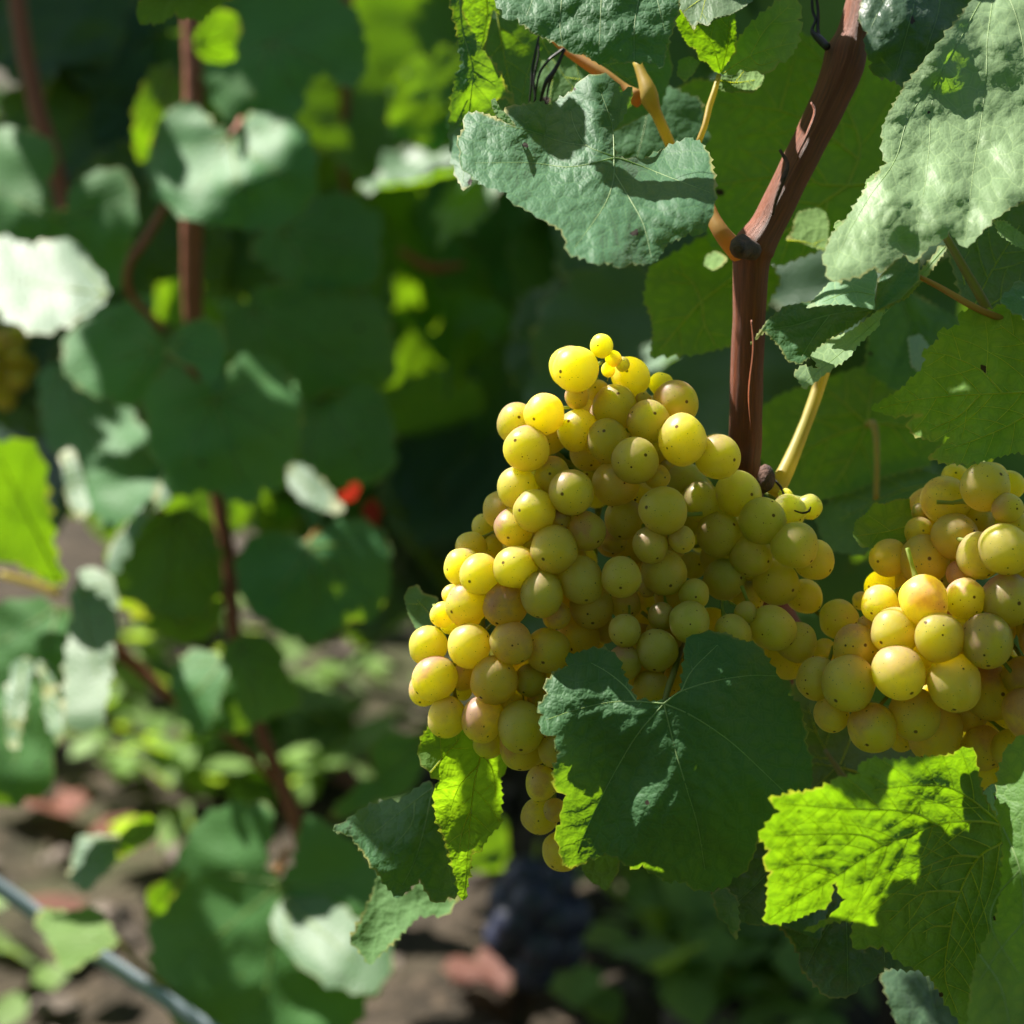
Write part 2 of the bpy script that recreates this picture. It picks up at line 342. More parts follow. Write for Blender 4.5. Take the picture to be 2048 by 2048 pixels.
def leaf_sheet(name, poly, prim, mapper, unit, step, rg, tooth=(13, 3.5), veins=True, gap=55, vw=2.3, flip=False, material=None, parent=None, vmat=None, pucker=0.9, under=False):
    """one leaf blade as a dense sheet + its raised veins. 2-D coordinates are in `unit` metres."""
    out = teeth(poly, tooth[0], tooth[1], rg) if tooth else np.asarray(poly, float)
    lo, hi = out.min(0), out.max(0)
    gx, gy = np.meshgrid(np.arange(lo[0], hi[0], step), np.arange(lo[1], hi[1], step * .87))
    gx = gx + (np.arange(gx.shape[0]) % 2)[:, None] * step * .5
    g = np.stack([gx.ravel(), gy.ravel()], 1) + rg.randn(gx.size, 2) * step * .06
    g = g[pip(out, g)]; g = g[seg_dist(g, out) > step * .45]
    prim_s = [catmull(p, 8) for p in prim]
    sec = auto_veins(prim, out, rg, gap, vw) if veins else []
    crease = [q for q in prim_s] + [q for q, _ in sec]
    if crease and step < 20:
        cp = np.vstack(crease); cp = cp[pip(out, cp)]; cp = cp[seg_dist(cp, out) > 3.0]
        keep = []
        for c in cp:
            if all((c[0] - k[0]) ** 2 + (c[1] - k[1]) ** 2 > 16 for k in keep[-60:]): keep.append(c)
        cp = np.array(keep)
        if len(cp):
            dm = np.full(len(g), 1e9)
            for c in cp: dm = np.minimum(dm, (g[:, 0] - c[0]) ** 2 + (g[:, 1] - c[1]) ** 2)
            g = np.vstack([g[dm > (step * .55) ** 2], cp])
    allp = np.vstack([out, g]); n = len(out)
    res = delaunay_2d_cdt([Vector(p) for p in allp], [(i, (i + 1) % n) for i in range(n)], [], 1, 1e-5)
    v2 = np.array([tuple(p) for p in res[0]]); fc = res[2]
    vd = np.full(len(v2), 1e3)
    for q in prim_s: vd = np.minimum(vd, seg_dist(v2, q[::2] if len(q) > 4 else q, False))
    for q, _ in sec: vd = np.minimum(vd, seg_dist(v2, q[::2], False) + 2)
    ed = seg_dist(v2, out)
    pk = (1 - np.exp(-np.minimum(vd, 60) / (gap * .22))) * pucker * np.minimum(1, ed / 25)
    v3 = mapper(v2, pk)
    # winding: +: upper face towards the camera
    f3 = [tuple(f) for f in fc]
    me = np_mesh(name, rel(v3, parent), f3)
    nn = np.array(me.polygons[len(me.polygons) // 2].normal); c0 = v3[list(f3[len(f3) // 2])].mean(0) - np.array(CAM)
    tot = sum(np.dot(np.array(me.polygons[i].normal), c0) for i in range(0, len(me.polygons), max(1, len(me.polygons) // 40)))
    facing = tot < 0
    if facing == under: me.flip_normals()
    at = me.attributes.new('vd', 'FLOAT', 'POINT'); at.data.foreach_set('value', np.clip(vd / 20, 0, 1).astype(np.float32))
    at = me.attributes.new('edge', 'FLOAT', 'POINT'); at.data.foreach_set('value', np.clip(ed / 16, 0, 1).astype(np.float32))
    ul = me.uv_layers.new(name='UVMap'); idx = np.zeros(len(me.loops), int); me.loops.foreach_get('vertex_index', idx)
    ul.data.foreach_set('uv', (v2[idx] * unit).astype(np.float32).ravel())
    lf = link(name, me, parent, material)
    if veins and prim_s:
        V = []; Fc = []
        for q, w0, wt in [(q, vw, .28) for q in prim_s] + [(q, w_, .3) for q, w_ in sec]:
            if len(q) < 2: continue
            # push a hair to the underside so that the vein sits proud there
            pk2 = np.zeros(len(q)); path = mapper(q, pk2)
            r = w0 * unit * np.linspace(1, wt, len(q)) * .5
            v, f, _ = tube_geo(path, r, 5, False)
            o = len(V); V += list(v); Fc += [tuple(i + o for i in k) for k in f]
        vm = np_mesh('vein_network', rel(V, parent), Fc)
        vo = link('vein_network', vm, None, vmat or (M['vein_under'] if under else M['vein_up']))
        vo.parent = lf
    return lf

def tps(ctrl):
    """thin-plate depth through control points (px, py, mm)"""
    c = np.array(ctrl, float); p = c[:, :2] / 100; n = len(p)
    if n < 3: return lambda q: np.full(len(q), c[:, 2].mean())
    def ph(r): return np.where(r > 1e-9, r * r * np.log(np.maximum(r, 1e-9)), 0)
    K = ph(np.hypot(p[:, None, 0] - p[None, :, 0], p[:, None, 1] - p[None, :, 1])) + np.eye(n) * .02
    A = np.zeros((n + 3, n + 3)); A[:n, :n] = K; A[:n, n] = 1; A[:n, n + 1:] = p; A[n, :n] = 1; A[n + 1:, :n] = p.T
    w_ = np.linalg.solve(A + np.eye(n + 3) * 1e-9, np.concatenate([c[:, 2], [0, 0, 0]]))
    def f(q):
        q = np.asarray(q, float) / 100; r = np.hypot(q[:, None, 0] - p[None, :, 0], q[:, None, 1] - p[None, :, 1])
        return ph(r) @ w_[:n] + w_[n] + q @ w_[n + 1:]
    return f
def ruffle(q, seed, amp):
    rg = np.random.RandomState(seed); z = np.zeros(len(q))
    for k, (wl, a) in enumerate(((260, 1.0), (120, .55), (60, .22))):
        for j in range(3):
            th = rg.rand() * 6.28; z += a * np.sin((q[:, 0] * math.cos(th) + q[:, 1] * math.sin(th)) * 6.28 / wl + rg.rand() * 6.28)
    return z * amp * .5
HN = [0]
def hero(parent, poly, prim, ctrl, mt='leaf', under=False, dd=0.0, step=9, ruff=1.2, label=None, unit=.00015, tooth=(19, 6), gap=52, vw=3.0, vm=None, pucker=.9, name='leaf'):
    HN[0] += 1; seed = 100 + HN[0]; rg = np.random.RandomState(seed); f = tps(ctrl)
    sgn = 1 if under else -1
    def mapper(q, pk):
        q = np.asarray(q, float)
        d = (f(q) + ruffle(q, seed, ruff) + sgn * pk + dd) / 1000
        return Pn(q, d)
    o = leaf_sheet(name, poly, prim, mapper, unit, step, rg, tooth, True, gap, vw, False, M[mt], parent, vm, pucker, under)
    if label: o['label'] = label
    return o

# generic blades (junction at the origin, tip towards -y, 1 unit long) used further back and in the canopy
def template_outline(rg, lob):
    pts = []
    for i in range(72):
        th = (i + .5) / 72 * 2 * math.pi - math.pi          # 0 = tip
        a = abs(th)
        r = .80 + lob * (.20 * math.exp(-(a / .28) ** 2) + .16 * math.exp(-((a - .95) / .26) ** 2) + .05 * math.exp(-((a - 1.75) / .3) ** 2)) - .10 * lob
        r -= .13 * max(0, a - 1.2)
        if a > 2.65: r *= max(.10, 1 - ((a - 2.65) / .49) ** .8 * .92)
        r *= 1 + .03 * rg.randn()
        pts.append((r * math.sin(th), -r * math.cos(th)))
    return np.array(pts)
GEN = []
def make_templates():
    for s in range(7):
        rg = np.random.RandomState(50 + s); out = template_outline(rg, [1, .7, 1.2, .5, .9, 1.3, .6][s]) * 500
        prim = []
        for a, L in ((0, .88), (.9, .8), (-.9, .8), (1.75, .6), (-1.75, .6)):
            b = a + rg.randn() * .05
            prim.append(np.array([(0, 0), (math.sin(b) * L * 250, -math.cos(b) * L * 250), (math.sin(b * .95) * L * 470, -math.cos(b * .95) * L * 470)]))
        cup = [.28, -.22, .45, .1, -.35, .2, .55][s]; fold = [.18, .4, .1, .55, .2, .3, .05][s]; rl = [.03, .05, .04, .06, .05, .03, .07][s]
        def mapper(q, pk, cup=cup, fold=fold, rl=rl, s=s):
            q = np.asarray(q, float); u = q / 500; r = np.hypot(u[:, 0], u[:, 1])
            z = -cup * r ** 2 * .5 + fold * (np.abs(u[:, 0]) ** 1.3) * .5 + ruffle(q, 900 + s, rl) * r + pk * .012
            z -= .25 * cup * np.maximum(0, -u[:, 1] - .4) ** 2
            return np.stack([u[:, 0], u[:, 1], z], 1)
        class Z: location = (0, 0, 0)
        HN[0] += 1
        lf = leaf_sheet('template', out, prim, mapper, .0002, 34, rg, (34, 10), True, 130, 9, False, None, None, None, 1, False)
        me = lf.data; vn = lf.children[0]
        # join the vein ridges to the blade as one cheap mesh (second material slot)
        nrm = np.mean([p.normal.z for p in me.polygons])
        if nrm < 0: me.flip_normals()
        GEN.append(me); bpy.data.objects.remove(vn); bpy.data.objects.remove(lf)
def rel(v, parent):
    v = np.asarray(v, float)
    return v if parent is None else v - np.array(parent.location)[None]
make_templates()
GM = {}
def gen_mesh(i, m):
    k = (i, m)
    if k not in GM:
        me = GEN[i].copy(); me.materials.clear(); me.materials.append(M[m]); me.name = 'leaf_blade'; GM[k] = me
    return GM[k]
def put_leaf(parent, pos, tip, nrm, size, width=1.0, k=0, m='leaf', name='leaf', label=None):
    """blade with its junction at pos, tip along `tip`, upper face along `nrm`"""
    y = -Vector(tip).normalized(); z = Vector(nrm); z = (z - y * z.dot(y)).normalized(); x = y.cross(z)
    R = Matrix((x, y, z)).transposed().to_4x4()
    o = bpy.data.objects.new(name, gen_mesh(k, m)); C.objects.link(o)
    o.matrix_world = Matrix.Translation(Vector(pos)) @ R @ Matrix.Diagonal((size * width, size, size, 1))
    if parent is not None:
        o.parent = parent; o.location = o.location - parent.location
    if label: o['label'] = label
    return o
def cv(v):     # camera-frame vector (right, up, towards the camera) -> world
    return X * v[0] + U * v[1] - F * v[2]
def bg_leaf(parent, j, t, d, dz=0.0, width=1.0, n=(0, .15, 1), k=0, m='far', label=None):
    """background leaf from junction pixel j to tip pixel t at depth d; dz: how far the tip lies behind the junction"""
    a = P(j[0], j[1], d); b = P(t[0], t[1], d + dz); v = b - a
    return put_leaf(parent, a, v, cv(n), v.length, width, k % 7, m, label=label)

# ------------------------------------------------------------------ ground
def build_ground():
    bm = bmesh.new(); n = 120
    rg = np.random.RandomState(3)
    xs = np.linspace(-1, 1, n); V = []
    for j in range(n):
        for i in range(n):
            x = math.copysign(abs(xs[i]) ** 2.6 * 60, xs[i]); y = 2.0 + math.copysign(abs(xs[j]) ** 2.6 * 60, xs[j])
            z = .012 * math.sin(x * 7 + 1) * math.sin(y * 5) + .02 * math.sin(x * 2.3 + y * 1.7) + .006 * rg.randn() if abs(x) < 8 and abs(y - 2) < 8 else 0
            V.append((x, y, z - .02))
    Fc = [(j * n + i, j * n + i + 1, (j + 1) * n + i + 1, (j + 1) * n + i) for j in range(n - 1) for i in range(n - 1)]
    o = link('ground', np_mesh('ground', V, Fc), None, M['soil']); o['kind'] = 'structure'
build_ground()
def stones():
    rg = np.random.RandomState(5); V = []; Fc = []
    ico = bmesh.new(); bmesh.ops.create_icosphere(ico, subdivisions=1, radius=1); iv = np.array([v.co[:] for v in ico.verts]); jf = [[v.index for v in f.verts] for f in ico.faces]
    for _ in range(1500):
        x = rg.uniform(-2.2, 2.2); y = rg.uniform(1.2, 4.6); s = .006 + .02 * rg.rand() ** 3
        v = iv * (1 + .25 * rg.randn(len(iv), 1)) * s * np.array([1, 1, .6]) * rg.uniform(.7, 1.3, 3) + np.array([x, y, s * .2 - .005])
        o = len(V); V += list(v); Fc += [tuple(a + o for a in f) for f in jf]
    o = link('pebbles', np_mesh('pebbles', V, Fc, False), None, M['stone']); o['kind'] = 'stuff'; o['label'] = 'pebbles and clods scattered over the brown vineyard soil'; o['category'] = 'pebbles'
stones()
def blades_mass(name, label, cat, spots, m, size, seed, per=1):
    """weeds / far hedge: one mass of small folded leaf blades"""
    rg = np.random.RandomState(seed); V = []; Fc = []
    shape = np.array([(0, 0, 0), (.32, .3, .06), (.42, .62, .0), (.0, 1.0, -.08), (-.42, .62, .0), (-.32, .3, .06), (0, .5, -.05)])
    fs = [(0, 1, 6), (1, 2, 6), (2, 3, 6), (3, 4, 6), (4, 5, 6), (5, 0, 6)]
    for c, sp in spots:
        for _ in range(per):
            a, b, e = rg.rand(3) * 6.28; b = rg.uniform(-.9, .9); s = size * rg.uniform(.5, 1.3)
            ca, sa = math.cos(a), math.sin(a); cb, sb = math.cos(b), math.sin(b)
            R = np.array([[ca, -sa, 0], [sa, ca, 0], [0, 0, 1]]) @ np.array([[1, 0, 0], [0, cb, -sb], [0, sb, cb]])
            v = shape * s @ R.T + np.array(c) + rg.randn(3) * np.array(sp)
            o = len(V); V += list(v); Fc += [tuple(i + o for i in f) for f in fs]
    me = np_mesh(name, V, Fc); ul = me.uv_layers.new(name='UVMap')
    at = me.attributes.new('edge', 'FLOAT', 'POINT'); at.data.foreach_set('value', np.ones(len(V), np.float32))
    idx = np.zeros(len(me.loops), int); me.loops.foreach_get('vertex_index', idx); ul.data.foreach_set('uv', (np.array(V)[idx][:, :2]).astype(np.float32).ravel())
    o = link(name, me, None, m); o['kind'] = 'stuff'; o['label'] = label; o['category'] = cat
    return o
def gp(px, py):
    """ground point under a pixel"""
    v = P(px, py, 1) - CAM; t = -CAM.z / v.z; return CAM + v * t
M['weed'] = leaf_material('weed_leaf', (.12, .24, .06), (.14, .22, .08), (.45, .65, .04), .45, bump=.3)
rg_ = np.random.RandomState(11); sp = []
for (px, py, n, s) in ((460, 1540, 70, .055), (560, 1530, 24, .05), (240, 1400, 22, .09), (640, 1430, 16, .09), (330, 1440, 10, .12), (1300, 1830, 10, .04), (1400, 1960, 26, .05), (1560, 1930, 24, .05), (1620, 2030, 14, .06), (820, 1290, 12, .15), (20, 1990, 6, .05), (1450, 1830, 8, .04)):
    c = gp(px, py)
    for _ in range(n): sp.append(((c.x + rg_.randn() * s, c.y + rg_.randn() * s * 1.3, .02 + .035 * rg_.rand()), (.01, .01, .01)))
blades_mass('weeds', 'low green weeds growing on the brown soil between the rows', 'weeds', sp, M['weed'], .05, 21, 2)
sp = []
for _ in range(9000):
    y = rg_.uniform(4.2, 5.4); sp.append(((rg_.uniform(-4.5, 4.5), y, rg_.uniform(.25, 2.3)), (.02, .02, .02)))
blades_mass('far_vine_row', 'dense row of vines far behind, a dark green mass of leaves', 'vine row', sp, M['far'], .12, 22)

sp = []  # leaf mass out of view, added to hold back sky light
for _ in range(7000):
    sp.append(((rg_.uniform(-3.2, 3.2), rg_.uniform(-1.1, -.45), rg_.uniform(.15, 2.35)), (.02, .02, .02)))
blades_mass('unseen_vine_row', 'unseen vine row added behind the camera to cut the low sky light', 'vine row', sp, M['far'], .13, 23)
# ------------------------------------------------------------------ foreground vine
vine = thing('grapevine', 'nearest grapevine, in sharp focus, with a thick red-brown cane and large toothed leaves', 'grapevine', (0.30, 0.80, 0))
tube('cane', [(1790, -260, .600, 33), (1722, 5, .592, 31), (1705, 70, .590, 33), (1692, 108, .589, 42), (1680, 150, .588, 40), (1640, 240, .587, 36), (1580, 360, .586, 34), (1535, 450, .585, 35), (1508, 495, .585, 42), (1502, 530, .586, 37),
              (1498, 620, .588, 33), (1493, 760, .592, 33), (1490, 880, .596, 33), (1488, 960, .60, 35), (1520, 1150, .63, 34), (1640, 1400, .67, 40), (1760, 1700, .74, 46), (1900, 2050, .80, 60), (1990, 2500, .86, 80), (2050, 4200, .95, 110)], M['bark'], vine, 28, .035, 8)
tube('bud', [(1502, 500, .566, 22), (1484, 492, .556, 22), (1478, 500, .549, 19), (1477, 502, .546, 10)], M['knot'], vine, 12, .12, 4)
tube('bud', [(1528, 965, .585, 10), (1533, 945, .580, 16), (1530, 968, .578, 17), (1522, 985, .578, 6)], M['knot'], vine, 10, .15, 4)
tube('bark_strip', [(1622, 205, .5635, 2), (1630, 225, .5625, 4), (1618, 262, .562, 4), (1600, 300, .562, 3), (1594, 320, .563, 2)], M['bark'], vine, 6, .4, 5)
tube('bark_strip', [(1503, 640, .5665, 2), (1508, 700, .5655, 3), (1500, 780, .567, 3), (1503, 860, .569, 2)], M['bark'], vine, 6, .4, 6)
tube('bark_strip', [(1560, 300, .5695, 3), (1575, 330, .568, 5), (1566, 360, .5665, 6), (1552, 400, .567, 5), (1545, 430, .568, 3)], M['knot'], vine, 6, .3, 5)
tube('petiole', [(1414, 400, .573, 11), (1428, 440, .570, 15), (1450, 475, .568, 18), (1478, 505, .572, 22)], M['petiole_red'], vine, 12, .02)
tube('petiole', [(1650, 735, .610, 13), (1625, 810, .606, 13), (1598, 880, .602, 14), (1570, 945, .598, 17), (1545, 990, .596, 20)], M['petiole'], vine, 14, .02)
tube('petiole', [(1100, 70, .606, 8), (1140, 105, .602, 10), (1200, 145, .598, 13), (1250, 182, .596, 14), (1280, 198, .594, 18)], M['petiole_red'], vine, 12, .02)
tube('petiole', [(1272, 118, .596, 9), (1284, 150, .594, 11), (1296, 180, .592, 17), (1300, 200, .592, 19), (1312, 225, .593, 12), (1330, 265, .595, 11), (1350, 310, .597, 11)], M['petiole'], vine, 12, .03)
tube('petiole', [(1438, 150, .585, 5), (1428, 185, .583, 6), (1418, 215, .582, 6.5), (1410, 250, .580, 6), (1395, 290, .580, 6)], M['petiole'], vine, 8, .02)
tube('petiole', [(1390, 1190, .600, 6), (1352, 1330, .556, 6.5), (1338, 1372, .548, 7), (1328, 1407, .5435, 6)], M['petiole_olive'], vine, 8)
tube('petiole', [(1890, 470, .585, 8), (1930, 540, .580, 9), (1965, 600, .577, 10), (2010, 690, .575, 10)], M['petiole_olive'], vine, 10)
tube('petiole', [(1822, 545, .582, 4), (1880, 575, .578, 6), (1950, 615, .572, 7), (2010, 640, .572, 7)], M['petiole_red'], vine, 8)
tube('petiole', [(1650, 1500, .625, 4), (1690, 1560, .618, 7), (1716, 1590, .612, 9), (1760, 1640, .60, 9)], M['petiole_olive'], vine, 8)
tube('petiole', [(1735, 850, .692, 7), (1745, 846, .685, 8), (1752, 870, .682, 7), (1754, 930, .68, 6), (1752, 1000, .68, 6)], M['petiole'], vine, 8)
for pts in ([(1078, 72, .600, 2.5), (1066, 130, .599, 3), (1063, 170, .599, 2.5), (1059, 206, .60, 2)], [(1076, 78, .601, 2), (1077, 110, .60, 2), (1068, 160, .60, 2.5), (1072, 206, .60, 2)],
            [(1128, 97, .598, 3), (1098, 120, .597, 3), (1078, 150, .597, 2.5), (1068, 206, .598, 2)], [(1130, 98, .598, 3), (1110, 140, .597, 5), (1092, 165, .596, 5), (1080, 206, .598, 3)], [(1112, 138, .598, 3), (1098, 170, .598, 2.5), (1093, 200, .598, 1.5)],
            [(1624, -20, .59, 3), (1625, 20, .59, 3), (1631, 40, .589, 3), (1624, 62, .588, 4), (1640, 78, .586, 8), (1656, 95, .583, 7)], [(1630, -20, .591, 3), (1636, 20, .59, 3), (1636, 60, .588, 3.5), (1640, 76, .586, 4)],
            [(1550, 960, .583, 2.5), (1562, 975, .579, 3), (1568, 990, .576, 2.5), (1571, 1002, .575, 2)], [(1586, 1020, .570, 2), (1605, 1026, .566, 2.2), (1618, 1022, .564, 2), (1621, 1014, .563, 1.5)]):
    tube('tendril', pts, M['tendril'], vine, 6, .15, 5)

H = lambda *a, **k: hero(vine, *a, **k)
# L1: the big blue-green leaf in front of the bunch
L1 = [(1328,1402),(1350,1392),(1362,1380),(1366,1345),(1370,1290),(1380,1272),(1400,1267),(1430,1264),(1456,1268),(1480,1280),(1510,1287),(1530,1310),(1552,1345),(1568,1374),(1576,1390),(1600,1412),(1606,1440),(1616,1470),(1610,1480),(1624,1523),(1624,1565),(1600,1605),(1560,1650),(1517,1676),(1509,1705),(1500,1723),(1484,1748),(1466,1754),(1456,1773),(1435,1774),(1419,1782),(1382,1776),(1373,1764),(1351,1760),(1335,1764),(1310,1748),(1292,1739),(1286,1729),(1270,1739),(1245,1726),(1234,1714),(1218,1712),(1211,1705),(1199,1714),(1180,1717),(1161,1729),(1137,1736),(1124,1720),(1119,1695),(1110,1664),(1121,1649),(1124,1618),(1132,1590),(1107,1574),(1107,1540),(1119,1504),(1109,1496),(1112,1472),(1083,1467),(1078,1440),(1087,1430),(1075,1415),(1094,1387),(1089,1367),(1112,1342),(1136,1332),(1131,1316),(1147,1308),(1173,1300),(1197,1297),(1216,1300),(1234,1313),(1242,1337),(1256,1366),(1273,1400),(1300,1403)]
H(L1, [[(1328,1407),(1300,1405),(1273,1403),(1216,1405),(1150,1420),(1085,1442)], [(1273,1403),(1252,1375),(1216,1345),(1175,1322)], [(1328,1407),(1362,1383),(1425,1363),(1500,1351),(1555,1352)], [(1362,1383),(1385,1340),(1440,1285)],
      [(1328,1407),(1386,1433),(1460,1483),(1529,1546),(1590,1605)], [(1328,1407),(1338,1450),(1351,1501),(1375,1584),(1395,1650),(1410,1740)], [(1328,1407),(1275,1469),(1227,1549),(1183,1636),(1155,1705)]],
  [(1328,1407,543),(1100,1390,551),(1170,1310,557),(1090,1450,546),(1230,1345,551),(1430,1275,556),(1370,1340,549),(1610,1470,557),(1570,1370,560),(1450,1480,543),(1560,1620,549),(1400,1760,546),(1250,1710,542),(1120,1700,545),(1107,1560,536),(1200,1560,546),(1330,1600,540)], dd=-4.5,
  label='broad blue-green leaf in front of the bunch with its left lobe glowing bright green', ruff=1.3, vw=3.4)
# L2: back-lit bright green leaf at the lower right, seen from beneath
L2 = [(2002,1649),(1965,1588),(1957,1552),(1950,1503),(1939,1496),(1918,1499),(1907,1509),(1873,1512),(1828,1515),(1780,1520),(1743,1517),(1721,1528),(1716,1533),(1721,1546),(1711,1550),(1671,1557),(1661,1568),(1605,1586),(1576,1580),(1580,1588),(1536,1597),(1562,1623),(1541,1639),(1517,1672),(1539,1700),(1527,1728),(1542,1744),(1536,1761),(1533,1811),(1529,1844),(1550,1848),(1584,1842),(1634,1820),(1656,1809),(1662,1795),(1664,1770),(1672,1762),(1679,1790),(1693,1797),(1679,1814),(1656,1837),(1606,1862),(1640,1856),(1668,1842),(1707,1842),(1705,1862),(1703,1879),(1714,1900),(1740,1893),(1765,1892),(1796,1920),(1821,1932),(1858,1951),(1886,1996),(1897,2013),(1914,2035),(1935,2080),(1975,2040),(2000,1900),(2025,1750),(2012,1665)]
H(L2, [[(2004,1652),(1975,1644),(1919,1643),(1872,1651),(1768,1691),(1676,1750),(1584,1806),(1536,1840)], [(1872,1651),(1847,1633),(1796,1621),(1682,1617),(1560,1607)], [(1768,1691),(1729,1672),(1668,1668),(1545,1672)], [(1676,1750),(1640,1733),(1598,1728),(1545,1739)],
      [(2004,1652),(2004,1684),(1958,1714),(1919,1786),(1902,1853),(1890,1950),(1915,2025)], [(1958,1714),(1914,1712),(1865,1728),(1790,1765)], [(1919,1784),(1877,1782),(1835,1792),(1780,1840)], [(1902,1853),(1870,1853),(1846,1865)],
      [(2004,1650),(1970,1620),(1933,1592),(1890,1573),(1835,1570),(1750,1580)]],
  [(2004,1652,541),(1872,1650,531),(1700,1620,511),(1560,1620,502),(1540,1840,522),(1768,1691,520),(1676,1750,516),(1720,1540,508),(1830,1515,522),(1945,1500,532),(1650,1830,524),(1700,1880,530),(1800,1800,528),(1900,1850,540),(1920,2020,550),(1990,1850,545)],
  'young', True, label='bright yellow-green back-lit leaf with raised veins at the lower right', ruff=1.6, vw=5.0, gap=42, pucker=2.0)
H([(2000,1650),(1990,1600),(1998,1540),(2010,1500),(2040,1470),(2110,1480),(2140,1700),(2120,2090),(1936,2080),(1937,2018),(1944,1965),(1953,1923),(1970,1882),(1992,1840),(2003,1770),(2006,1690)],
  [[(2006,1655),(2040,1740),(2050,1850),(2060,2060)],[(2040,1740),(1990,1800),(1985,1860),(2040,1950)],[(2060,1830),(2000,1900),(1960,1960)],[(1960,1910),(2000,1970),(2020,2050)]],
  [(2006,1655,540),(2040,1480,547),(2110,1600,532),(1990,1850,529),(1945,2050,505),(2100,2080,498),(2110,1850,516)], 'mid', False, dd=-10, label='pale sunlit leaf hanging at the right edge below the bright green leaf', vw=4)
H([(1965,1586),(1974,1575),(1983,1568),(1995,1567),(1994,1600),(2004,1650),(1985,1622)], [], [(1965,1586,540),(1995,1567,545),(2004,1650,538)], 'glossy', False, tooth=None)
# L5: big waxy leaf in the upper right
L5 = [(1990,-70),(1944,0),(1905,52),(1846,124),(1807,176),(1776,228),(1764,259),(1765,305),(1774,326),(1760,345),(1734,375),(1693,437),(1662,471),(1651,500),(1644,518),(1653,532),(1660,560),(1671,563),(1705,555),(1727,549),(1749,535),(1763,546),(1788,521),(1808,507),(1828,528),(1844,510),(1858,493),(1881,485),(1897,462),(1925,493),(1939,490),(1953,476),(1984,440),(2009,424),(2037,404),(2120,380),(2150,100),(2100,-120)]
H(L5, [[(1990,-60),(1985,0),(1975,78),(1972,155),(1962,246),(1949,323),(1941,388),(1931,480)], [(1985,-40),(1930,60),(1870,180),(1858,298),(1851,362),(1838,440),(1828,515)], [(1890,140),(1820,230),(1790,320),(1735,400),(1690,480),(1660,550)], [(2000,-50),(2040,60),(2055,200),(2045,380)]],
  [(1990,-60,592),(2100,-100,600),(1905,52,574),(1846,124,566),(1776,228,553),(1765,290,549),(1734,375,538),(1651,500,520),(1660,560,511),(1763,546,515),(1844,510,522),(1931,480,523),(2040,400,531),(1962,246,558),(1949,323,546),(1850,362,538),(1890,200,562),(2110,200,562),(2140,100,570),(1800,430,526)],
  'glossy', label='large pale waxy leaf in full sun filling the upper right corner', ruff=2.2, vw=2.8, gap=40, pucker=1.0)
H([(1760,340),(1744,350),(1732,362),(1730,378),(1700,430),(1690,445),(1676,440),(1668,450),(1672,466),(1700,450),(1740,400)], [], [(1760,340,556),(1670,460,545),(1700,400,552)], 'young', True, tooth=(8, 2))
H([(1730,-80),(1724,0),(1718,30),(1721,47),(1734,65),(1730,90),(1732,104),(1745,125),(1740,140),(1755,153),(1789,160),(1798,170),(1808,178),(1850,150),(1910,60),(1970,-40),(1960,-110)],
  [[(1850,-90),(1830,0),(1815,60),(1790,150)],[(1850,-90),(1780,-20),(1740,60)],[(1860,-80),(1880,0),(1850,110)]], [(1724,0,584),(1740,140,574),(1808,178,570),(1910,60,588),(1850,-100,600),(1960,-110,600),(1820,40,579)], 'dark', ruff=2.2, pucker=1.6)
# L6: the curled leaf left of the cane
L6 = [(930,230),(944,226),(958,224),(982,232),(1010,243),(1029,252),(1012,232),(1010,214),(1041,211),(1079,203),(1104,214),(1113,202),(1144,183),(1160,161),(1191,149),(1222,155),(1246,183),(1265,174),(1262,200),(1256,217),(1240,245),(1225,261),(1226,280),(1231,312),(1250,318),(1284,320),(1315,304),(1346,289),(1377,275),(1402,286),(1420,311),(1430,357),(1430,404),(1420,441),(1402,469),(1377,466),(1364,475),(1337,484),(1321,509),(1309,525),(1281,528),(1265,525),(1237,537),(1225,525),(1191,528),(1169,516),(1138,509),(1132,484),(1122,460),(1094,444),(1063,425),(1023,404),(1014,385),(967,370),(942,351),(920,329),(920,304),(914,280),(927,258)]
H(L6, [[(1228,316),(1226,264),(1216,224),(1200,180)], [(1228,313),(1175,292),(1150,255),(1140,215)], [(1175,292),(1120,283),(1060,262),(1000,250)], [(1228,316),(1141,334),(1060,326),(942,326)], [(1228,316),(1226,363),(1209,410),(1169,469),(1145,500)], [(1228,345),(1259,397),(1287,450),(1303,515)], [(1228,316),(1250,320),(1345,357),(1420,385)]],
  [(1228,316,560),(930,240,577),(920,320,558),(1020,400,541),(1140,500,525),(1240,530,522),(1310,520,534),(1400,466,541),(1428,380,554),(1380,278,580),(1300,312,577),(1340,400,549),(1225,420,545),(1100,330,563),(1040,225,576),(1110,215,582),(1190,152,581),(1250,185,584),(1190,230,571),(1140,290,567)], 'leaf', dd=-18, label='curled leaf left of the thick cane, partly shaded, with a pale lit right lobe', ruff=1.0, vw=3.2, pucker=1.5, gap=44)
H([(982,200),(990,196),(1000,215),(1020,235),(1030,252),(1012,246),(992,232),(984,215)], [], [(985,200,565),(1025,250,562),(1000,230,560)], 'young', dd=-16, tooth=None)
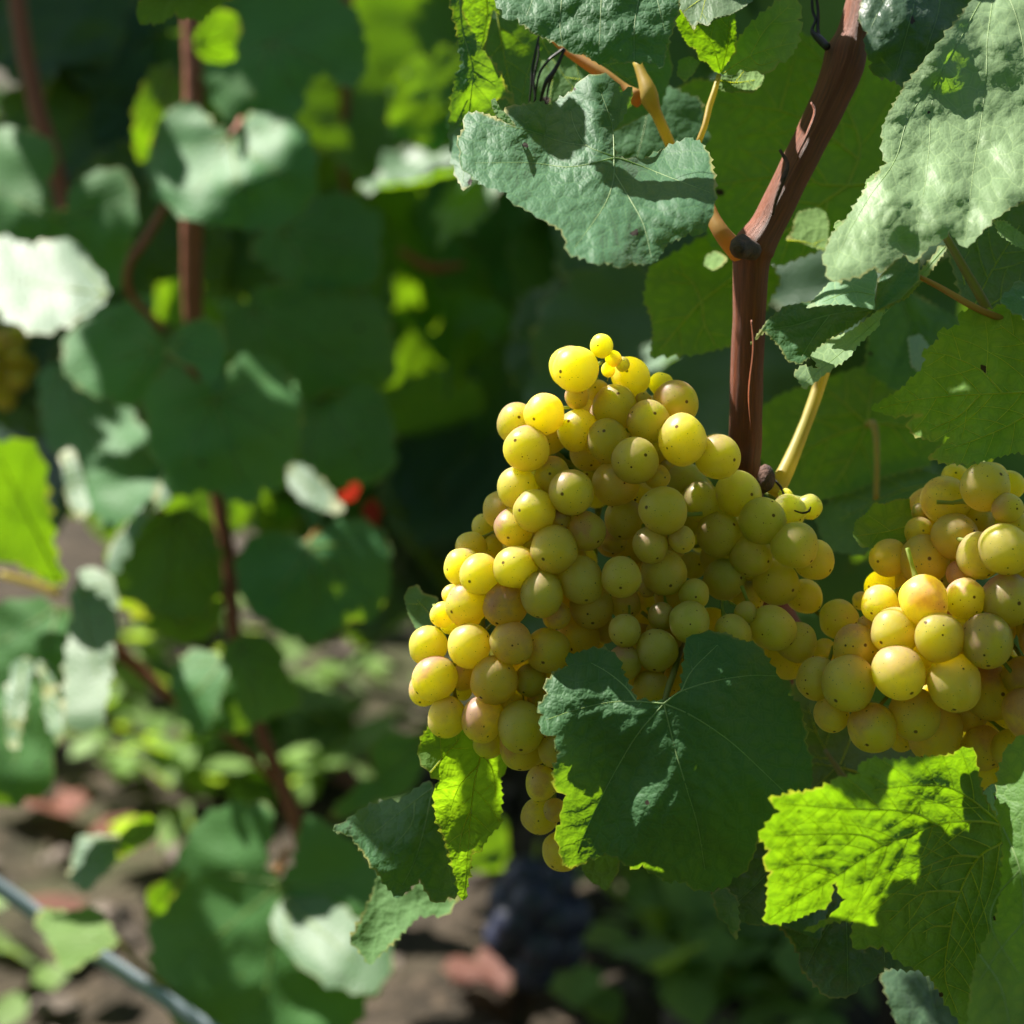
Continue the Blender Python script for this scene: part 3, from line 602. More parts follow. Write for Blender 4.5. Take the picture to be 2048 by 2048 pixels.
# L7: leaf hanging from the top edge
L7 = [(958,-30),(965,-20),(989,0),(1004,19),(1013,40),(1035,37),(1048,50),(1066,67),(1091,76),(1125,93),(1150,109),(1169,106),(1190,121),(1206,127),(1222,116),(1243,127),(1268,124),(1309,127),(1327,134),(1333,93),(1346,59),(1358,19),(1362,-30),(1290,-45),(1150,-52),(1010,-42)]
H(L7, [[(1170,-200),(1200,-60),(1200,60),(1195,118)],[(1170,-200),(1090,-60),(1050,40)],[(1170,-200),(1290,-60),(1330,60)],[(1125,-20),(1120,50),(1125,90)],[(1290,-60),(1270,40),(1268,120)]],
  [(1170,-200,564),(950,-90,557),(1035,37,546),(1206,127,538),(1327,134,540),(1358,19,549),(1300,-190,567),(1200,-40,552)], 'leaf', label='blue-green leaf with sharp teeth hanging down from the top edge of the picture', ruff=1.6, pucker=1.1)
H([(895,-80),(899,0),(911,47),(920,109),(927,124),(911,155),(902,202),(899,280),(902,311),(914,357),(927,382),(945,360),(975,300),(1000,240),(986,202),(1010,195),(1030,210),(1015,180),(1004,155),(986,124),(964,99),(942,62),(923,19),(910,-80)],
  [[(915,-60),(925,60),(945,140),(935,250),(925,370)],[(945,140),(990,170)],[(935,200),(905,260)]], [(900,-60,594),(915,100,588),(942,62,591),(927,382,584),(899,280,604),(975,300,588),(1004,155,599),(1025,205,604),(945,180,588)], 'leaf', label='narrow rolled leaf standing on edge at the left of the sharp foliage', ruff=1.3, pucker=1.6)
H([(915,-90),(923,19),(942,62),(961,99),(966,96),(973,78),(986,19),(1000,30),(990,0),(985,-90)], [[(960,-80),(975,20),(962,95)]], [(915,-80,599),(961,99,598),(990,0,604),(985,-90,606)], 'young', True, tooth=None, vw=6)
H([(985,10),(1050,0),(1330,60),(1345,140),(1320,215),(1230,262),(1120,240),(1000,218),(968,110)], [[(990,10),(1010,120),(1030,210)],[(1050,10),(1100,110),(1180,220)],[(1100,20),(1200,120),(1300,190)]],
  [(985,10,622),(1330,60,630),(1320,215,618),(1120,240,610),(968,110,615)], 'leaf', True, tooth=(16,3))
H([(1170,190),(1240,165),(1330,170),(1400,200),(1420,280),(1350,340),(1240,350),(1180,290)], [[(1300,180),(1290,250),(1270,330)]], [(1170,190,632),(1400,200,640),(1240,350,620)], 'leaf')
H([(1344,21),(1362,18),(1388,60),(1395,44),(1416,52),(1427,36),(1463,28),(1486,15),(1507,0),(1500,-60),(1340,-70),(1330,-20)], [[(1420,-60),(1410,0),(1400,40)]], [(1344,21,575),(1486,15,575),(1420,-60,590)], 'dark', True, tooth=(9,2))
H([(1344,21),(1362,20),(1388,64),(1396,48),(1416,54),(1430,40),(1463,30),(1470,26),(1471,60),(1474,90),(1468,106),(1455,124),(1440,147),(1427,141),(1414,124),(1398,119),(1393,98),(1377,91),(1364,70),(1352,47)], [[(1442,146),(1425,90),(1400,60)],[(1442,146),(1455,90),(1460,40)]],
  [(1344,21,582),(1470,26,586),(1442,147,590),(1393,98,585)], 'young', True, tooth=(9,2.4), label='small brilliant yellow-green leaf near the top middle')
H([(1437,155),(1463,152),(1470,140),(1486,135),(1517,142),(1528,153),(1522,171),(1504,186),(1481,184),(1460,185),(1434,179),(1430,165)], [[(1436,160),(1470,165),(1510,160)]], [(1437,155,588),(1486,135,592),(1528,153,590),(1481,184,586)], 'young', True, tooth=(8,2), label='small round bright green leaf tip at the top middle')
H([(1358,120),(1380,112),(1400,124),(1388,146),(1370,164),(1354,150)], [], [(1358,120,605),(1400,124,605),(1370,164,603)], 'young', True, tooth=(8,2))
H([(1442,148),(1471,104),(1476,80),(1496,52),(1530,23),(1559,0),(1580,-30),(1598,-20),(1595,0),(1603,23),(1595,39),(1605,54),(1597,67),(1595,88),(1582,111),(1559,124),(1540,145),(1515,142),(1481,139),(1463,150)],
  [[(1445,147),(1500,112),(1560,92),(1592,86)],[(1500,112),(1530,60),(1580,10)],[(1500,112),(1520,130),(1560,118)]], [(1442,148,583),(1476,80,583),(1559,0,590),(1598,-20,595),(1603,40,584),(1540,145,574),(1530,70,583)], 'mid', True, label='dark green folded leaf between the bright leaves and the thick cane', vw=2.6)
L12 = [(1336,223),(1364,171),(1393,158),(1440,165),(1500,180),(1540,140),(1592,65),(1610,70),(1652,96),(1750,110),(1800,150),(1815,250),(1800,340),(1770,420),(1730,480),(1640,500),(1560,530),(1500,520),(1420,490),(1400,400),(1370,300),(1345,250)]
H(L12, [[(1695,372),(1640,368),(1600,350),(1500,360),(1440,370)],[(1695,372),(1720,300),(1700,230),(1650,130),(1600,80)],[(1720,320),(1640,260),(1560,222),(1440,208)],[(1695,372),(1640,410),(1560,470),(1500,500)],[(1695,372),(1760,360),(1800,300)],[(1560,222),(1580,150),(1592,110)]],
  [(1336,223,672),(1592,65,682),(1800,150,670),(1800,340,655),(1640,500,645),(1420,490,652),(1560,300,662)], 'mid', True, label='big leaf seen from beneath behind the upper part of the thick cane', vw=7.5, gap=56)
L13 = [(1300,532),(1336,514),(1403,475),(1480,455),(1530,500),(1560,560),(1520,640),(1465,690),(1420,702),(1393,708),(1372,708),(1300,713),(1307,672),(1302,633),(1289,599),(1294,555)]
H(L13, [[(1403,602),(1440,575),(1478,545),(1510,520)],[(1403,602),(1370,640),(1345,670),(1320,700)],[(1403,602),(1380,560),(1345,540)],[(1403,602),(1410,650),(1430,690)]], [(1300,532,662),(1480,455,668),(1560,560,660),(1393,708,648),(1289,599,655)], 'mid', True, label='shaded leaf left of the thick cane just above the grapes', vw=6.5)
H([(1408,530),(1412,512),(1430,502),(1445,508),(1455,520),(1440,534),(1426,541)], [], [(1408,530,640),(1445,505,642),(1430,541,636)], 'young', True, tooth=(9,2))
H([(1572,478),(1585,462),(1590,438),(1596,425),(1612,420),(1636,416),(1650,424),(1657,445),(1656,478),(1652,502),(1620,492),(1595,482)], [[(1574,480),(1610,484),(1648,498)]], [(1572,478,632),(1640,416,640),(1652,502,628)], 'young', True, tooth=(9,2.4), label='small bright green leaf right of the thick cane')
H([(1500,690),(1535,640),(1571,612),(1610,605),(1700,600),(1745,622),(1700,655),(1662,676),(1623,712),(1600,728),(1574,721),(1558,692),(1530,663)], [[(1745,620),(1660,630),(1590,650),(1530,660)],[(1660,630),(1630,670),(1600,720)]], [(1530,650,578),(1610,605,586),(1745,622,580),(1600,728,570)], 'leaf', tooth=(12,3), pucker=1.6)
H([(1612,616),(1636,590),(1660,563),(1690,548),(1720,542),(1752,532),(1755,557),(1749,580),(1749,619),(1716,613),(1688,608),(1646,610)], [[(1750,590),(1700,584),(1640,606)]], [(1612,616,565),(1660,563,575),(1752,532,582),(1749,619,562),(1688,608,564)], 'glossy', tooth=(14,2))
H([(1755,557),(1800,508),(1840,520),(1840,560),(1800,600),(1749,622)], [], [(1755,557,584),(1830,510,588),(1749,619,575),(1830,560,578)], 'leaf', tooth=None)
H([(1621,711),(1640,694),(1660,678),(1704,661),(1740,634),(1771,608),(1800,580),(1827,557),(1860,520),(1883,490),(1894,496),(1855,552),(1813,596),(1771,616),(1760,640),(1755,655),(1735,672),(1721,683),(1699,714),(1654,745),(1630,764),(1607,778),(1597,761),(1588,745),(1604,731),(1640,738)],
  [[(1890,494),(1800,596),(1700,690),(1605,768)]], [(1621,711,560),(1771,608,577),(1890,492,590),(1755,655,567),(1607,778,543),(1588,745,548)], 'glossy', tooth=(14,4), label='pale sunlit curled leaf edge right of the thick cane')
L15 = [(1741,817),(1775,795),(1811,772),(1815,762),(1841,742),(1852,719),(1844,705),(1878,680),(1875,664),(1920,652),(1917,627),(1945,619),(1984,619),(2023,596),(2110,560),(2170,750),(2100,920),(2037,903),(1967,921),(1925,926),(1889,926),(1855,915),(1880,895),(1900,876),(1892,870),(1869,884),(1827,870),(1811,848),(1845,830),(1783,832)]
H(L15, [[(2110,780),(2037,785),(1970,788),(1900,792),(1830,800),(1760,816)],[(2005,786),(1960,740),(1900,712),(1860,705)],[(1960,790),(1920,830),(1860,860)],[(2110,780),(2037,840),(1950,880),(1890,900)],[(2110,780),(2060,700),(2000,650)]],
  [(2110,780,555),(1741,817,571),(1878,680,574),(2023,596,572),(1889,926,557),(2100,920,548),(1827,870,566),(1940,780,563)], 'mid', True, label='green toothed leaf at the right edge above the second bunch', vw=4.6)
L16 = [(1500,830),(1560,790),(1640,760),(1720,735),(1800,735),(1860,790),(1890,880),(1850,935),(1780,950),(1700,985),(1600,1010),(1540,960),(1515,900)]
H(L16, [[(1735,850),(1680,800),(1640,770)],[(1735,850),(1650,880),(1580,930)],[(1735,850),(1700,920),(1670,970)],[(1735,850),(1790,850),(1860,870)],[(1735,850),(1740,800),(1750,745)]], [(1500,830,705),(1800,735,715),(1890,880,700),(1600,1010,690)], 'mid', True, label='big dark leaf behind the yellow stem', vw=7)
H([(1630,1030),(1690,975),(1760,950),(1830,935),(1900,960),(1880,1010),(1790,1070),(1720,1110),(1650,1100)], [[(1890,960),(1780,990),(1680,1040)]], [(1630,1030,690),(1830,935,702),(1790,1070,680)], 'leaf', True)
H([(1748,1006),(1769,1009),(1785,1002),(1796,998),(1841,998),(1850,1020),(1830,1059),(1805,1085),(1748,1096),(1721,1093),(1706,1070),(1711,1043),(1730,1030),(1735,1025)], [[(1835,1045),(1780,1062),(1712,1072)]], [(1748,1006,582),(1841,998,588),(1748,1096,573),(1706,1070,575)], 'mid', True, tooth=(10,3), label='small crinkled leaf left of the second bunch')
# leaves low on the left of the bunch
L19 = [(860,1449),(880,1460),(960,1440),(1010,1500),(1015,1532),(1001,1556),(1003,1594),(1001,1649),(977,1673),(958,1706),(945,1698),(940,1740),(930,1799),(922,1799),(906,1737),(891,1685),(872,1637),(866,1587),(880,1561),(858,1544),(839,1518),(835,1501),(846,1470)]
H(L19, [[(963,1505),(950,1560),(942,1620),(936,1700),(928,1790)],[(958,1530),(920,1570),(900,1620)],[(963,1505),(985,1540),(992,1600)],[(860,1545),(890,1510),(920,1478)],[(942,1620),(925,1660),(915,1720)]],
  [(963,1505,582),(846,1480,576),(839,1518,573),(866,1587,569),(925,1799,565),(1003,1594,590),(1010,1500,592),(960,1706,577),(905,1600,577)], 'mid', True, label='yellow-green leaf hanging below the left end of the front bunch', vw=4.2)
L19b = [(858,1561),(840,1573),(822,1585),(796,1606),(772,1601),(734,1613),(710,1628),(665,1661),(703,1673),(715,1690),(734,1718),(751,1740),(772,1770),(794,1797),(810,1785),(839,1759),(853,1785),(872,1806),(896,1794),(915,1790),(925,1795),(915,1751),(900,1690),(885,1640),(875,1590)]
H(L19b, [[(866,1575),(800,1625),(740,1672)],[(866,1575),(850,1650),(830,1720),(805,1770)],[(866,1575),(885,1660),(905,1780)],[(830,1605),(822,1650),(780,1700)]],
  [(866,1575,600),(665,1661,581),(734,1613,603),(772,1770,578),(872,1806,582),(915,1751,592),(800,1680,587)], 'leaf', label='dark blue-green leaf with a pale tip low on the left of the bunch', vw=3)
H([(740,1800),(760,1740),(810,1790),(840,1765),(900,1800),(925,1790),(890,1830),(840,1830),(790,1880),(740,1930),(700,1880)], [], [(740,1800,640),(925,1790,640),(790,1880,630)], 'leaf', True)
H([(808,1194),(818,1175),(837,1170),(845,1186),(874,1194),(885,1230),(861,1250),(832,1258),(818,1231)], [[(870,1240),(835,1200)]], [(808,1194,608),(837,1170,612),(861,1250,600)], 'leaf', True, tooth=(10,2))
H([(1155,1715),(1180,1712),(1211,1702),(1240,1715),(1236,1745),(1222,1765),(1212,1782),(1200,1772),(1180,1762),(1168,1745)], [], [(1155,1715,585),(1240,1715,590),(1212,1782,578)], 'young', True, tooth=(12,3))
H([(1415,1770),(1450,1740),(1500,1690),(1560,1620),(1640,1700),(1660,1800),(1640,1880),(1560,1850),(1510,1850),(1470,1840),(1440,1815)], [[(1590,1660),(1540,1740),(1470,1810)],[(1560,1710),(1600,1800)]], [(1415,1770,581),(1560,1620,598),(1660,1800,583),(1510,1850,572)], 'dark', tooth=(12,4), pucker=1.6)
H([(1425,1785),(1450,1772),(1475,1800),(1478,1850),(1472,1880),(1455,1850),(1432,1820)], [], [(1425,1785,573),(1475,1800,573),(1472,1880,558)], 'leaf', pucker=1.8)
L23 = [(1556,1850),(1578,1876),(1598,1907),(1601,1937),(1623,1962),(1648,1990),(1668,1996),(1696,1993),(1718,1974),(1746,1962),(1768,1935),(1820,1940),(1900,1930),(1890,1850),(1800,1790),(1650,1780),(1560,1810)]
H(L23, [[(1690,1790),(1694,1880),(1696,1985)],[(1690,1800),(1640,1880),(1610,1940)],[(1690,1800),(1760,1880),(1770,1930)]], [(1556,1850,583),(1668,1996,566),(1768,1935,573),(1900,1930,583),(1800,1790,594),(1650,1780,592)], 'dark', label='dark crinkled leaf under the bright green leaf at the bottom right', pucker=1.8, ruff=2)
H([(1760,1950),(1800,1925),(1860,1930),(1920,1990),(1950,2090),(1840,2100),(1790,2040)], [[(1850,1930),(1880,2070)]], [(1760,1950,640),(1860,1930,648),(1950,2090,630),(1790,2040,625)], 'dark', ruff=2, pucker=1.8)
L25 = [(1590,1345),(1640,1330),(1720,1390),(1830,1440),(1850,1540),(1760,1570),(1680,1600),(1600,1580),(1575,1480)]
H(L25, [[(1716,1590),(1690,1550),(1640,1480),(1615,1410)],[(1716,1545),(1680,1535),(1620,1525)],[(1680,1530),(1700,1480),(1710,1430)]], [(1590,1345,640),(1850,1440,640),(1760,1570,620),(1600,1580,622)], 'dark', True, vw=4)
H([(1885,470),(1940,440),(2000,415),(2090,400),(2120,600),(2020,660),(1960,630),(1925,600)], [[(1950,610),(1985,540),(2040,450)],[(1965,620),(2060,560)],[(1930,570),(1915,500)]], [(1885,470,602),(2090,400,612),(2020,660,590)], 'dark', True, label='dull grey-green leaf underside behind the waxy leaf at the right edge', vw=3)
H([(1985,440),(2010,442),(2036,462),(2060,480),(2060,505),(2030,490),(2000,470)], [], [(1985,440,575),(2060,480,578),(2030,495,570)], 'young', True, tooth=(8,3))
H([(1780,560),(1850,600),(1920,640),(1920,700),(1870,760),(1790,780),(1730,740),(1740,650)], [[(1800,590),(1850,740)]], [(1780,560,700),(1920,640,705),(1790,780,690)], 'leaf')
H([(1815,675),(1840,668),(1865,700),(1862,735),(1845,752),(1822,730)], [], [(1815,675,650),(1865,700,650),(1835,752,630)], 'glossy', tooth=(12,3))  # sunlit patch of the leaf behind, laid on as a pale sheet
H([(2000,600),(2040,560),(2080,600),(2060,640),(2020,620)], [], [(2000,600,565),(2080,600,565),(2040,640,555)], 'leaf')

# ------------------------------------------------------------------ grapes
def grape_meshes():
    out = []
    for s in range(4):
        rg = np.random.RandomState(70 + s); bm = bmesh.new(); bmesh.ops.create_uvsphere(bm, u_segments=32, v_segments=20, radius=1)
        a = rg.randn(3, 3) * .5; ph = rg.rand(3) * 6
        for v in bm.verts:
            c = np.array(v.co); k = 1 + .022 * sum(math.sin(c @ a[i] * 3.4 + ph[i]) for i in range(3))
            z = c[2]
            if z > .93: k *= 1 - .05 * (z - .93) / .07          # shallow dimple at the stalk
            if z < -.985: k *= 1 + .01
            v.co = Vector(c * k)
        me = bpy.data.meshes.new('grape'); bm.to_mesh(me); bm.free()
        me.polygons.foreach_set('use_smooth', [True] * len(me.polygons)); out.append(me)
    return out
GR = {}
_g = grape_meshes()
for k in ('grape', 'grape_green', 'grape_gold'):
    GR[k] = [m.copy() for m in _g]
    for m in GR[k]: m.materials.append(M[k])
PED = []
for k in range(3):
    rg = np.random.RandomState(k + 5); bx = rg.randn(2) * .18
    pth = [(0, 0, .93), (0, 0, 1.0), (bx[0] * .3, bx[1] * .3, 1.2), (bx[0], bx[1], 1.55), (bx[0] * 2.4, bx[1] * 2.4, 2.0)]
    v, f, uv = tube_geo(np.array(pth), [.17, .2, .11, .085, .09], 8, True, .1, k)
    me = np_mesh('pedicel', v, f); me.materials.append(M['stalk']); PED.append(me)
BUNCHED = []
def bunch(root, rows, base, D0, mname, seed, filler=None, exclude=()):
    """rows: (x, y, r, layer) in photograph pixels, nearest layer first; berries are packed backwards so that none cut into another"""
    rg = random.Random(seed); done = []
    rows = sorted(rows, key=lambda q: q[3])
    def place(x, y, r, z0):
        z = z0
        for (a, b, c, zz) in done:
            d = math.hypot(a - x, b - y); s = (c + r) * .90
            if d < s: z = max(z, zz + math.sqrt(s * s - d * d)) if True else z
        return z
    for x, y, r, l in rows:
        z = place(x, y, r, base(x, y) + r * .1)
        done.append((x, y, r, z))
    CX = sum(q[0] for q in done) / len(done); CY = sum(q[1] for q in done) / len(done) - 60
    if filler:
        n, test, rr = filler; tries = 0
        while n > 0 and tries < 4000:
            tries += 1; x, y = test(rg); r = rr * rg.uniform(.85, 1.05); z = place(x, y, r, base(x, y) + rr * 1.6)
            if z > base(x, y) + 420: continue
            done.append((x, y, r, z)); n -= 1
    k = WD / 2048
    for i, (x, y, r, z) in enumerate(done):
        d = D0 + z * D0 * k; gold = D0 < .55 or x < 1130 or (x < 1330 and y < 900); kk = 'grape_gold' if mname == 'grape' and gold and rg.random() < .85 else mname  # sunward berries mostly take the brighter, sunlit-coloured skin
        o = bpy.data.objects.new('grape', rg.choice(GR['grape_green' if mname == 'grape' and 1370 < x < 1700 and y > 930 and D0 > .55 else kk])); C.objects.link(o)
        bl = (X * rg.gauss(-.45, .28) + U * rg.gauss(.8, .25) - F * rg.gauss(.25, .35)).normalized()       # blushed side
        ax = (-F * rg.gauss(.6, .35) + X * rg.gauss(0, .6) - U * rg.gauss(.30, .5)).normalized()           # scar end
        zz = (F * rg.uniform(.35, 1.0) + (X * (CX - x) - U * (CY - y)) * (.8 / 400) + U * .25 + X * rg.gauss(0, .3) + U * rg.gauss(0, .3)).normalized(); xx = (bl - zz * bl.dot(zz)).normalized(); yy = zz.cross(xx)
        rw = r * d * k; el = 1 + .14 * rg.random()
        o.matrix_world = Matrix.Translation(P(x, y, d)) @ Matrix((xx, yy, zz)).transposed().to_4x4() @ Matrix.Diagonal((rw * (1 + .04 * rg.random()), rw * (1 - .03 * rg.random()), rw * el, 1))
        o.parent = root; o.location = o.location - root.location
        pd = bpy.data.objects.new('pedicel', PED[i % 3]); C.objects.link(pd); pd.parent = o
    BUNCHED.extend((x, y, r, D0 + z * D0 * k) for x, y, r, z in done)
    return done
def Z(off, sc_, rows):
    return [(off[0] + a / sc_, off[1] + b / sc_, r / sc_, l) for a, b, r, l in rows]
s_ = 3.7734
front = Z((768, 640), s_, [(1450, 372, 176, 1), (1395, 350, 152, 2), (1640, 195, 90, 2), (1730, 290, 62, 2), (1800, 335, 55, 3), (1695, 375, 55, 3), (1860, 425, 148, 4), (1455, 580, 90, 4), (1620, 540, 92, 4),
    (1740, 665, 170, 2), (1208, 710, 155, 1), (1005, 780, 155, 2), (1075, 970, 175, 0), (1460, 832, 160, 2), (1690, 915, 165, 1), (1890, 1060, 172, 0), (1012, 1270, 162, 1), (1270, 1165, 135, 3),
    (1417, 1300, 173, 0), (1752, 1235, 172, 1.5), (1135, 1440, 157, 0), (880, 1432, 142, 2), (975, 1570, 148, 1.5), (752, 1560, 92, 3), (655, 1722, 125, 2), (800, 1712, 95, 2.5), (592, 1870, 148, 1.5),
    (722, 1922, 155, .8), (990, 1862, 165, .7), (1282, 1730, 181, 0), (1525, 1592, 150, 2), (1335, 1505, 82, 3), (1705, 1680, 110, 3)])
front += Z((768, 1088), s_, [(510, 385, 75, 3), (630, 460, 165, 1), (915, 460, 168, .8), (1195, 380, 170, 0), (445, 535, 98, 3), (490, 615, 70, 3.2), (332, 770, 146, 1), (640, 768, 167, .5), (960, 748, 165, .6),
    (1235, 805, 172, 1.5), (385, 1015, 170, 0), (310, 1095, 125, 1), (828, 1030, 180, 0), (598, 990, 112, 2), (590, 1105, 75, 3), (475, 1310, 148, 1.5), (742, 1320, 165, .6), (1040, 1382, 186, .5),
    (1040, 1530, 172, 2), (790, 1500, 120, 2.6), (955, 1180, 95, 2.6), (1105, 1030, 120, 2.6), (1180, 1190, 105, 3), (1275, 1570, 118, 1.2), (1190, 1805, 125, .8), (1485, 275, 172, .5), (1790, 250, 155, .8),
    (1570, 470, 172, 2.2), (1820, 450, 120, 3), (1300, 540, 110, 3), (1450, 700, 180, 3), (1660, 640, 105, 3.2), (1210, 1280, 90, 3.2)])
front += Z((1000, 1450), 3.22, [(252, 590, 118, 1.5), (355, 550, 78, 1), (395, 812, 128, 1.4)])
front += Z((1216, 640), s_, [(402, 485, 92, 3), (505, 628, 172, 1.2), (303, 770, 162, 1), (558, 905, 190, 0), (830, 1030, 172, 1.2), (268, 605, 62, 3.5), (330, 900, 95, 2), (130, 1500, 152, 1.5), (985, 1312, 170, 1),
    (1162, 1515, 176, .6), (1370, 1440, 125, 1.6), (1412, 1702, 176, 0), (1560, 1815, 150, 1.2), (1520, 1412, 95, 2.5), (1340, 1330, 58, 3), (420, 1440, 182, .4), (600, 1215, 140, 1.7), (480, 1140, 95, 2.2),
    (375, 1185, 95, 1.9), (705, 1370, 152, 1.4), (842, 1612, 168, 1), (1085, 1780, 162, .7), (322, 1700, 135, 1.4), (560, 1655, 105, 2.5), (40, 1650, 110, 2.4)])
front += Z((1216, 1088), s_, [(425, 225, 172, 1.6), (645, 160, 105, 2.8), (880, 265, 157, 1.3), (1272, 290, 172, 1.4), (1485, 395, 132, 2.2), (835, 110, 140, 2.6), (650, 380, 115, 3.2), (612, 592, 160, 1.2), (405, 545, 105, 3),
    (940, 675, 140, 1.8), (1040, 520, 85, 3), (1242, 635, 165, .9), (1422, 742, 152, 1.4), (1745, 570, 150, 3.2), (1340, 880, 140, 2), (372, 800, 162, 1.5), (330, 1090, 138, 1.6), (120, 900, 135, 2), (1060, 400, 115, 3.2),
    (300, 340, 65, 3.5), (130, 655, 125, 2.4), (1640, 810, 95, 3.6), (1090, 850, 150, 2.6), (780, 880, 140, 2.8)])
bn = thing('grape_bunch', 'large ripe bunch of golden-green grapes hanging left of and below the thick cane', 'grape bunch', P(1200, 700, .60), 'ripe pale grape bunches in focus')
def base1(x, y):
    cx = 1230 if y < 1300 else 1230 - (y - 1300) * .35
    q = ((x - cx) / 480) ** 2 + ((y - 1130) / 620) ** 2
    return 240 * (1 - math.sqrt(max(0.02, 1 - min(.98, q))))
def test1(rg):
    while True:
        x = rg.uniform(880, 1620); y = rg.uniform(800, 1500)
        lo = 1100 - max(0, (y - 760)) * .42 if y < 1300 else 900 + (y - 1300) * .6
        hi = 1380 + max(0, (y - 900)) * .9 if y < 1200 else 1600 - (y - 1200) * 1.0
        if lo + 30 < x < min(hi, 1620) - 30: return x, y
packed = bunch(bn, front, base1, .5535, 'grape', 4, (110, test1, 40))
tube('stalk', [(1500, 960, .60, 8), (1400, 900, .612, 8), (1300, 860, .618, 9), (1240, 900, .616, 8), (1200, 1000, .612, 7), (1180, 1200, .61, 7), (1150, 1400, .605, 6), (1100, 1600, .590, 4)], M['stalk'], bn, 8, .1)
tube('stalk', [(1250, 880, .615, 6), (1215, 800, .603, 5), (1195, 760, .592, 4), (1188, 742, .582, 3.2), (1180, 722, .578, 3)], M['stalk'], bn, 8, .1)
tube('stalk', [(1060, 880, .590, 4), (1110, 905, .584, 6), (1130, 925, .583, 7), (1160, 935, .586, 7), (1200, 960, .6, 7)], M['stalk'], bn, 8, .15)
tube('stalk', [(1188, 745, .581, 2.5), (1205, 735, .577, 2.2), (1213, 722, .575, 2.2)], M['stalk'], bn, 6)
right = Z((1536, 900), s_, [(1790, 750, 190, 0), (1810, 1140, 205, .4), (1655, 1440, 202, .2), (1298, 1418, 187, .6), (990, 1677, 202, 0), (1402, 1760, 206, .3), (603, 1762, 206, .3), (372, 1728, 160, 1), (958, 1372, 180, 1.2),
    (1172, 1135, 187, .8), (1492, 1122, 155, 1.4), (845, 1165, 140, 1.8), (865, 1040, 140, 2.2), (1085, 1010, 135, 1.6), (905, 815, 145, 1.8), (1178, 832, 186, 1.4), (1458, 945, 112, 2.2), (1412, 650, 178, 1.3),
    (1345, 375, 192, 1.8), (1632, 280, 180, 1.5), (1600, 800, 175, 1.2), (1145, 620, 115, 2.4), (1805, 440, 118, 1.4), (662, 1490, 172, 1), (705, 1140, 70, 3), (745, 1320, 75, 2.8), (1700, 215, 120, 2.6), (1415, 215, 110, 2.6),
    (1150, 470, 70, 3), (1400, 800, 100, 3), (1290, 1010, 110, 3), (1600, 520, 110, 2.8), (1900, 620, 130, 2.2), (1960, 950, 150, 1.5), (1820, 270, 110, 2.8), (1480, 480, 100, 3)])
right += Z((1536, 1300), s_, [(482, 482, 138, 1.8), (783, 592, 188, .5), (1112, 485, 203, .6), (1255, 625, 210, 1.5), (1010, 665, 105, 2.5), (1700, 330, 205, 1.6), (1505, 470, 150, 2.3), (1625, 740, 165, 2.4), (1925, 215, 160, .5),
    (1962, 480, 185, .3), (1850, 760, 160, 2), (2100, 300, 190, 1), (2120, 650, 180, 1), (1450, 800, 130, 3), (1560, 200, 130, 2.8), (1880, 950, 150, 2.6), (1650, 950, 110, 3), (560, 240, 120, 3), (2100, -60, 190, 1)])
br = thing('grape_bunch', 'second ripe grape bunch, cut by the right edge, with pink-flushed berries', 'grape bunch', P(1900, 950, .58), 'ripe pale grape bunches in focus')
def base2(x, y):
    q = ((x - 1930) / 420) ** 2 + ((y - 1240) / 420) ** 2
    return 230 * (1 - math.sqrt(max(0.02, 1 - min(.98, q))))
def test2(rg): 
    while True:
        x = rg.uniform(1640, 2150); y = rg.uniform(980, 1450)
        if ((x - 1960) / 210) ** 2 + ((y - 1220) / 240) ** 2 < 1: return x, y
bunch(br, right, base2, .545, 'grape', 9, (30, test2, 48))
tube('stalk', [(2020, 850, .60, 8), (1960, 950, .60, 8), (1920, 1050, .595, 8), (1900, 1200, .595, 7)], M['stalk'], br, 8, .1)

# a dark bunch far behind, low in the middle, and a golden one at the left edge
def far_bunch(label, cx, cy, rx, ry, d, r, mesh_mat, n, seed, group=None):
    root = thing('grape_bunch', label, 'grape bunch', P(cx, cy - ry, d), group); rg = random.Random(seed); k = WD * d / 2048; pts = []
    me = _g[0].copy(); me.materials.clear(); me.materials.append(mesh_mat)
    tries = 0
    while len(pts) < n and tries < 5000:
        tries += 1; u = Vector((rg.gauss(0, 1), rg.gauss(0, 1), rg.gauss(0, 1))).normalized() * rg.uniform(.75, 1)
        t = 1 - .35 * max(0, -u.y)
        p = (u.x * rx * t, u.y * ry, u.z * rx * t)
        if all(math.dist(p, q) > r * (1.75 if r < 30 else 1.15) for q in pts): pts.append(p)
    for p in pts:
        o = bpy.data.objects.new('grape', me); C.objects.link(o); o.parent = root; o.scale = (r * k,) * 3; o.rotation_euler = (rg.random() * 6, rg.random() * 6, 0)
        o.location = P(cx, cy, d) + (X * p[0] + U * p[1] - F * p[2]) * k - root.location
    tube('stalk', [(cx + 10, cy - ry - 60, d, 6), (cx, cy - ry, d, 6), (cx, cy, d, 6)], M['stalk'], root, 8)
far_bunch('blurred blue-black bunch of grapes low in the middle behind the pale ones', 1068, 1850, 74, 108, 1.36, 46, M['black_grape'], 60, 3)
far_bunch('blurred golden bunch of grapes at the left edge', 0, 735, 55, 80, 1.22, 24, M['grape'], 34, 5)

